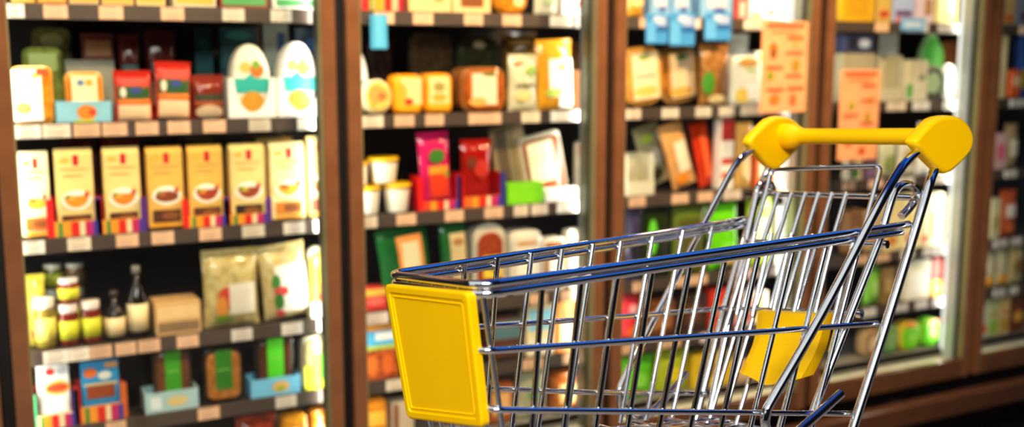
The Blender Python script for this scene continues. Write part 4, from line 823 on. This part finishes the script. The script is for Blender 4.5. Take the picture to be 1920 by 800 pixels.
# side wires, each bent under the basket floor
def zfloor(l): return -.585 - .16 * l
def extend(p, q):
    t = (zfloor(q.x) - q.z) / (q.z - p.z) if abs(q.z - p.z) > 1e-4 else 0
    return q + (q - p) * t
NEAR = [((905, 550), (941, 800)), ((1016, 546), (998, 800)), ((1089, 535), (1059, 790)), ((1157, 525), (1117, 800)), ((1222, 515), (1178, 795)), ((1292, 505), (1237, 795)), ((1357, 496), (1295, 795)), ((1420, 486), (1353, 795)), ((1485, 477), (1409, 795)), ((1547, 467), (1467, 790)), ((1612, 458), (1525, 790))]
FAR = [((870, 507), (876, 690)), ((932, 497), (915, 750)), ((995, 487), (965, 760)), ((1052, 480), (1015, 760)), ((1110, 470), (1062, 790)), ((1162, 465), (1114, 800)), ((1221, 456), (1162, 795)), ((1278, 444), (1209, 795)), ((1333, 437), (1257, 795))]
feet = {1: [], -1: []}
for s, lst in ((1, NEAR), (-1, FAR)):
    for p, q in lst:
        A = sd(p[0], p[1], s, -.006); B = sd(q[0], q[1], s, -.006)
        top = A + (A - B).normalized() * .012
        E = extend(A, B); feet[s].append(E)
        wire('side_wire', [top, A, E], .0046 if s > 0 else .0049, seg=10)
# front wires behind the plate
for w_ in (-.066, -.033, 0, .033, .066):
    wire('front_wire', [(-.004, w_, -.322), (.006, w_ * .97, -.5), (.022, w_ * .92, zfloor(.02))], .0040, seg=10)
# basket floor
fl = [(l, s) for l in (.02,) for s in (1, -1)]
b = MB()
for w_ in (-.09, -.06, -.03, 0, .03, .06, .09): b.tube([cw(.02, w_, zfloor(.02)), cw(.72, w_ * 1.25, zfloor(.72))], .0036 * CK, CHROME, 8)
for l in (.02, .12, .22, .32, .42, .52, .62, .72):
    hw = hwid(l, zfloor(l)) - .006; b.tube([cw(l, -hw, zfloor(l)), cw(l, hw, zfloor(l))], .0042 * CK, CHROME, 8)
b.build('basket_floor', cart)
# handle tubes: from the caps down, round a J bend at the bottom, to the cut end
def jt(s, px, r):
    wire('frame_tube', smooth([sd(x, y, s, (.001, .003, .008)[i] if i < 3 else .014) for i, (x, y) in enumerate(px)], 7), r, seg=18)
jt(1, [(1726, 280), (1704, 298), (1683, 325), (1640, 400), (1540, 590), (1452, 742), (1437, 772), (1436, 800), (1452, 822), (1480, 820), (1508, 798), (1545, 766), (1577, 737)], .0083)
jt(-1, [(1413, 278), (1394, 293), (1374, 318), (1325, 410), (1243, 567), (1170, 710), (1162, 738), (1167, 765), (1184, 782), (1207, 782), (1230, 765), (1260, 732), (1287, 700)], .0072)
ch = {}
for s, px, r in ((1, [(1757, 306), (1748, 328), (1735, 368), (1670, 580), (1600, 800)], .0088), (-1, [(1447, 300), (1436, 325), (1422, 364), (1364, 556), (1302, 797)], .0078)):
    pts = [sd(x, y, s, (.001, .006)[i] if i < 2 else .014) for i, (x, y) in enumerate(px)]; e = pts[-1]
    low = e + (e - pts[-2]).normalized() * .06
    base = CINV.inverted() @ cw(*low); 
    path = [cw(*p) for p in smooth(pts, 5)] + [cw(*low)]
    fp = c0(low.x - .12, s * (hwid(.6, -.8) + .02), .13)
    path = path[:-1] + fillet([path[-2], path[-1], fp + (path[-1] - fp) * .3, fp], .06 * CK)[1:]
    b = MB(); b.tube(path, r * CK, CHROME, 18); b.build('rear_post', cart); ch[s] = fp
# handle caps and bar
def cap(s, px, off0, off1, bev=.007):
    face = [cw(*sd(x, y, s, off0)) for x, y in px]
    ctr = sum(face, Vector()) / len(face)
    thick = (c0(1, 1, 1) - c0(1, 0, 1)).normalized() * s * (off1 - off0) * CK
    # basis in the plane of the face
    b = MB(); n = len(face); fine = []
    loopv = face + face[:1]
    rings = []
    t = abs((off1 - off0) * CK)
    dirn = thick.normalized()
    for dd, ins in ((0, .006), (.0009, .0032), (.0026, .0010), (.006, 0), (t - .006, 0), (t - .0026, .0010), (t - .0009, .0032), (t, .006)):
        rings.append([p + (ctr - p).normalized() * ins + dirn * dd for p in face])
    vs = [p for r_ in rings for p in r_]; fs = []
    for k in range(len(rings) - 1):
        for i in range(n): fs.append((k * n + i, k * n + (i + 1) % n, (k + 1) * n + (i + 1) % n, (k + 1) * n + i))
    b.add(vs, fs, YELLOW, True)
    b.add(rings[0], [tuple(range(n))], YELLOW, True); b.add(rings[-1], [tuple(range(n))], YELLOW, True)
    return b
def dense(px, n=4):
    v = [(x, y, 0) for x, y in px]; v2 = smooth(v + v[:1], n)[:-1]; return [(p.x, p.y) for p in v2]
near_px = [(1717, 267), (1724, 256), (1738, 240), (1755, 223), (1775, 217), (1797, 218), (1815, 229), (1826, 248), (1828, 266), (1822, 284), (1808, 302), (1790, 319), (1778, 326), (1768, 322), (1750, 305), (1733, 286)]
far_px = [(1406, 268), (1412, 257), (1429, 239), (1446, 223), (1466, 218), (1484, 222), (1498, 231), (1508, 246), (1506, 264), (1496, 281), (1480, 299), (1463, 316), (1452, 317), (1441, 309), (1428, 293), (1415, 279)]
b = cap(1, dense(near_px, 2), .016, -.012); b.build('handle_cap', cart)
b = cap(-1, dense(far_px, 2), -.010, .016); b.build('handle_cap', cart)
A = cw(*sd(1462, 255, -1, .004)); B = cw(*sd(1764, 256, 1, .004))
b = MB(); dv = (B - A); n = 24; rb = .0166 * CK
path = [A + dv * t for t in (0, .02, .05, .075, .095, .12, .145, .17, .3, .5, .7, .83, .87, .9, .925, .95, .98, 1)]
rad = [rb * q for q in (1.7, 1.7, 1.7, 1.7, 1.66, 1.5, 1.18, 1.0, 1, 1, 1, 1, 1, 1, 1, 1, 1, 1)]
b.tube(path, rad, YELLOW, 28); b.build('handle_bar', cart)
# front plate
def quad_panel(c4, rows, thick_dir, m_, name, rad=.010, parent=cart):
    """rounded quad panel: rows = [(inset, lift)] rings from the outline inwards"""
    c4 = [cw(*p) for p in c4]; ctr = sum(c4, Vector()) / 4
    ex = ((c4[1] - c4[0]) + (c4[2] - c4[3])).normalized(); nrm = thick_dir.normalized()
    b = MB(); rings = []
    def rq(ins, r):
        q = []
        pts = []
        for i in range(4):
            p = c4[i]; a = (c4[i - 1] - p).normalized(); c = (c4[(i + 1) % 4] - p).normalized()
            pts.append(p + (a + c) * ins)
        out = []
        for i in range(4):
            p = pts[i]; a = (pts[i - 1] - p).normalized(); c = (pts[(i + 1) % 4] - p).normalized()
            A_, B_ = p + a * r, p + c * r
            for k in range(6):
                t = k / 5; out.append(A_ * (1 - t) ** 2 + p * 2 * t * (1 - t) + B_ * t * t)
        return out
    for ins, lift in rows: rings.append([p + nrm * lift for p in rq(ins, max(.003, rad - ins * .4))])
    n = len(rings[0]); vs = [p for r_ in rings for p in r_]; fs = []
    for k in range(len(rings) - 1):
        for i in range(n): fs.append((k * n + i, k * n + (i + 1) % n, (k + 1) * n + (i + 1) % n, (k + 1) * n + i))
    b.add(vs, fs, m_, False)
    b.add(rings[0], [tuple(range(n))], m_); b.add(rings[-1], [tuple(range(n))], m_)
    return b.build(name, parent)
fdir = (cw(0, 0, -.4) - cw(1, 0, -.4)).normalized()
c4 = [pl(720, 532), pl(878, 548), pl(906, 802), pl(763, 784)]
quad_panel(c4, [(.004, -.011), (.0, -.009), (0, -.001), (.0015, .0006), (.003, .001), (.0085, .001), (.0095, -.0006), (.0125, -.0006), (.0135, .0004), (.0145, -.0008), (.016, -.001)], fdir, YELLOW, 'front_plate', .009)
# rear gate: hooked posts, hinge bar, cross rods, wires
for s, px, r in ((1, [(1690, 405), (1704, 391), (1716, 374), (1720, 362), (1716, 353), (1706, 347), (1692, 346), (1680, 356), (1671, 376), (1660, 412), (1648, 452), (1598, 580), (1539, 733), (1515, 800)], .0078), (-1, [(1447, 366), (1447, 350), (1440, 341), (1430, 342), (1421, 355), (1414, 385), (1402, 440), (1380, 545), (1352, 672), (1325, 797)], .0078)):
    wire('gate_post', smooth([sd(x, y, s, -.014) for x, y in px], 5), r, seg=16)
wire('hinge_bar', [gt(1400, 361, .012), gt(1500, 364, .012), gt(1736, 371, .012)], .0062)
e = gt(1711, 369.5, .012); e2 = gt(1735, 371, .012)
wire('hinge_knob', [e, e + (e2 - e) * .15, e + (e2 - e) * .8, e2], [.007, .0112, .0112, .009], seg=18)
e = gt(1634, 367, .008); wire('hinge_clip', [e, e + Vector((0, .012, 0))], .0095)
for ya, yb, xa_, xb_ in ((452, 458, 1400, 1664), (577, 588, 1366, 1616)):
    A, B = gt(xa_, ya, -.004), gt(xb_, yb, -.004)
    wire('cross_rod', [A, B], .0046)
    wire('bolt', [B - Vector((0, .010, 0)), B], .0085, seg=6)
zb = -.70
for x in (1459, 1483, 1509, 1534, 1559, 1586):
    t = gt(x, 362, .004); wire('gate_wire', [Vector((t.x + .002, t.y, t.z + .001)), Vector((gl(-.45), t.y, -.45)), Vector((gl(zb), t.y, zb))], .0047, seg=10)
# child seat back: U-shaped wire top and its own wires in front of the gate
ul = [gt(1439, 352, -.004), gt(1452, 323, -.004), gt(1475, 316, -.004), gt(1632, 312, -.004), gt(1646, 322, -.004), gt(1640, 356, -.004)]
dn = Vector((gl(-.56) - gl(-.27), 0, -.29))
u0, u1 = ul[0], ul[-1]
wire('seat_back_wire', fillet([u0 + dn * 1.0, u0, gt(1446, 318, -.004), gt(1652, 311, -.004), u1, u1 + dn * 1.0], .016, 8), .0052)
for w_ in (-.132, -.09, -.04, .01, .06, .105):
    l0 = gl(-.36) - .03
    wire('seat_wire', [(l0 + .012, w_, -.345), (gl(-.505) - .012, w_ * .96, -.505)], .0046, seg=10)
# yellow seat flap hanging from the lower cross rod
fo = -.042
TL, TR, BR, BL = gt(1417, 583, fo), gt(1544, 590, fo), gt(1499, 722, fo), gt(1388, 706, fo)
b = MB(); nx, nz = 10, 12; vs = []; fs = []
def flap(u, v, back):
    p = (TL * (1 - u) + TR * u) * (1 - v) + (BL * (1 - u) + BR * u) * v
    bulge = .010 * sin(pi * min(1, v * 1.15)) - .010 * max(0, v - .55) * 2.2
    edge = .006 * (abs(2 * u - 1) ** 8)
    d_ = .024 * (1 - v) + .040 * v if back else 0
    q = Vector((p.x + bulge + edge + (d_ if back else 0), p.y, p.z + (.006 * sin(pi * 3 * u) * v * v if v > .8 else 0)))
    if v > .9: q.z += .012 * (abs(2 * u - 1) ** 6) * (v - .9) * 10
    return cw(*q)
for bk in (0, 1):
    for j in range(nz + 1):
        for i in range(nx + 1): vs.append(flap(i / nx, j / nz, bk))
N = (nx + 1) * (nz + 1)
for bk in (0, 1):
    for j in range(nz):
        for i in range(nx):
            q = bk * N + j * (nx + 1) + i; fs.append((q, q + 1, q + nx + 2, q + nx + 1))
rimi = [i for i in range(nx + 1)] + [j * (nx + 1) + nx for j in range(1, nz + 1)] + [nz * (nx + 1) + i for i in range(nx - 1, -1, -1)] + [j * (nx + 1) for j in range(nz - 1, 0, -1)]
for i in range(len(rimi)): a, c = rimi[i], rimi[(i + 1) % len(rimi)]; fs.append((a, c, c + N, a + N))
b.add(vs, fs, YELLOW, False); b.build('seat_flap', cart)
# chassis, out of the picture below
for s in (1, -1):
    fp = ch[s]
    b = MB(); b.tube(fillet([c0(-.02, s * .13, .115), c0(.3, s * .15, .115), c0(1.0, s * .19, .115)], .05), .011 * CK, CHROME, 14)
    b.tube([fp, c0(.45, s * .16, .115)], .009 * CK, CHROME, 12); b.build('base_tube', cart)
    # front strut carrying the basket
    b = MB(); b.tube([cw(.06, s * .10, zfloor(.06)), c0(.1, s * .135, .118)], .008 * CK, CHROME, 12); b.tube([cw(.6, s * .13, zfloor(.6)), c0(.62, s * .165, .118)], .008 * CK, CHROME, 12); b.build('basket_strut', cart)
b = MB()
for l, w_ in ((.05, .133), (.5, .16), (.97, .187)): b.tube([c0(l, -w_, .115), c0(l, w_, .115)], .008 * CK, CHROME, 12)
b.build('base_crossbar', cart)
for l, w_ in ((.02, .13), (.95, .187)):
    for s in (1, -1):
        p = c0(l, s * w_, 0); cst = MB()
        for t in (-.014, .014): cst.box(p.x - .012, p.x + .012, p.y + t - .0015, p.y + t + .0015, .035, .1, CHROME)
        cst.box(p.x - .012, p.x + .012, p.y - .0155, p.y + .0155, .097, .108, CHROME); cs = cst.build('caster', cart)
        wh = MB(); prof = [(.024, -.011), (.034, -.008), (.036, 0), (.034, .008), (.024, .011)]; vs = []; fs = []
        for r_, y_ in prof:
            for i in range(24): a = 2 * pi * i / 24; vs.append((p.x + r_ * cos(a), p.y + y_, .036 + r_ * sin(a)))
        for k in range(4):
            for i in range(24): fs.append((k * 24 + i, k * 24 + (i + 1) % 24, (k + 1) * 24 + (i + 1) % 24, (k + 1) * 24 + i))
        fs += [tuple(range(24)), tuple(range(96, 120))]
        wh.add(vs, fs, RUBBER, True); wh.build('wheel', cs)


# ------------------------------------------------------------------ light
def area(name, loc, tgt, size, power, col, sy=None):
    l = bpy.data.lights.new(name, 'AREA'); l.energy = power; l.color = col; l.size = size
    if sy: l.shape = 'RECTANGLE'; l.size_y = sy
    o = bpy.data.objects.new(name, l); COL.objects.link(o); o.location = loc
    o.rotation_euler = (Vector(tgt) - Vector(loc)).to_track_quat('-Z', 'Y').to_euler(); return o
def spot(name, loc, tgt, power, col, ang=110, rad=.05):
    l = bpy.data.lights.new(name, 'SPOT'); l.energy = power; l.color = col; l.spot_size = radians(ang); l.spot_blend = .6; l.shadow_soft_size = rad
    o = bpy.data.objects.new(name, l); COL.objects.link(o); o.location = loc
    o.rotation_euler = (Vector(tgt) - Vector(loc)).to_track_quat('-Z', 'Y').to_euler(); return o
spot('aisle_spot', (2.3, D - .8, H + .95), (1.9, D, H - .1), 130, (1, .66, .36))
spot('aisle_spot', (1.2, D - .9, H + 1.0), (1.1, D, H - .1), 100, (1, .68, .40))
spot('aisle_spot', (.2, D - .95, H + 1.0), (.3, D, H - .2), 70, (1, .72, .46))
area('cart_fill', (-.25, -.7, H + 1.15), (.9, 1.2, H - .3), 1.1, 74, (1, .96, .9), .5)  # fill added to brighten the cart, no fixture behind it
for k in range(0, 5):                     # vertical lamps on the posts inside the coolers
    for s in (-1, 1):
        if (k, s) == (0, -1): continue
        x = mull(k) + s * .034
        o = area('cooler_lamp', (x, D + .106, H - .2), (x + s * .5, D + .30, H - .2), .012, (2.6, 2.6, 2.7, 2.9, 2.6)[k], (1, .95, .85), 1.55)
def gnode(t, **kw):
    n = nt.nodes.new(t)
    for k, v in kw.items(): setattr(n, k, v)
    return n
w = bpy.data.worlds.new('world'); scene.world = w; w.use_nodes = True
nt = w.node_tree; bg = nt.nodes['Background']
tc = gnode('ShaderNodeTexCoord')
def dot(v):
    n = gnode('ShaderNodeVectorMath', operation='DOT_PRODUCT'); n.inputs[1].default_value = v
    nt.links.new(tc.outputs['Generated'], n.inputs[0]); return n.outputs['Value']
def step(src, a, b):
    n = gnode('ShaderNodeMapRange', interpolation_type='SMOOTHSTEP'); n.inputs[1].default_value = a; n.inputs[2].default_value = b
    nt.links.new(src, n.inputs[0]); return n.outputs[0]
def mul(a, b):
    n = gnode('ShaderNodeMath', operation='MULTIPLY'); nt.links.new(a, n.inputs[0]); nt.links.new(b, n.inputs[1]); return n.outputs[0]
def over(base, col, fac):
    n = gnode('ShaderNodeMix', data_type='RGBA'); n.inputs[7].default_value = col + (1,)
    if isinstance(base, tuple): n.inputs[6].default_value = base + (1,)
    else: nt.links.new(base, n.inputs[6])
    nt.links.new(fac, n.inputs[0]); return n.outputs[2]
up = dot((0, 0, 1)); rt = dot((cos(TH), -sin(TH), 0)); fwd = dot((sin(TH), cos(TH), 0)); lft = dot((-cos(TH), sin(TH), 0)); bk = dot((-sin(TH), -cos(TH), 0))
frt = dot((.7 * cos(TH) + .7 * sin(TH), -.7 * sin(TH) + .7 * cos(TH), 0))
col = over((.012, .010, .010), (.22, .18, .155), step(dot((0, 0, -1)), .2, .36))           # floor
col = over(col, (.035, .18, .66), mul(step(up, .46, .56), step(frt, .3, .42)))              # blue patch added for the rim tops to reflect
col = over(col, (.02, .07, .28), step(up, .80, .92))
col = over(col, (.78, .83, .83), mul(step(up, .29, .35), step(dot((-.75 * cos(TH) - .66 * sin(TH), .75 * sin(TH) - .66 * cos(TH), 0)), .05, .25)))   # white ceiling behind and beside
col = over(col, (.74, .8, .82), mul(step(up, -.12, -.02), step(lft, .72, .86)))
nt.links.new(col, bg.inputs[0]); bg.inputs[1].default_value = .9
scene.view_settings.view_transform = 'Standard'
scene.view_settings.look = 'Medium High Contrast'
scene.view_settings.exposure = -.12
scene.cycles.use_denoising = True
scene.cycles.max_bounces = 8; scene.cycles.transparent_max_bounces = 16
scene.cycles.sample_clamp_indirect = 4
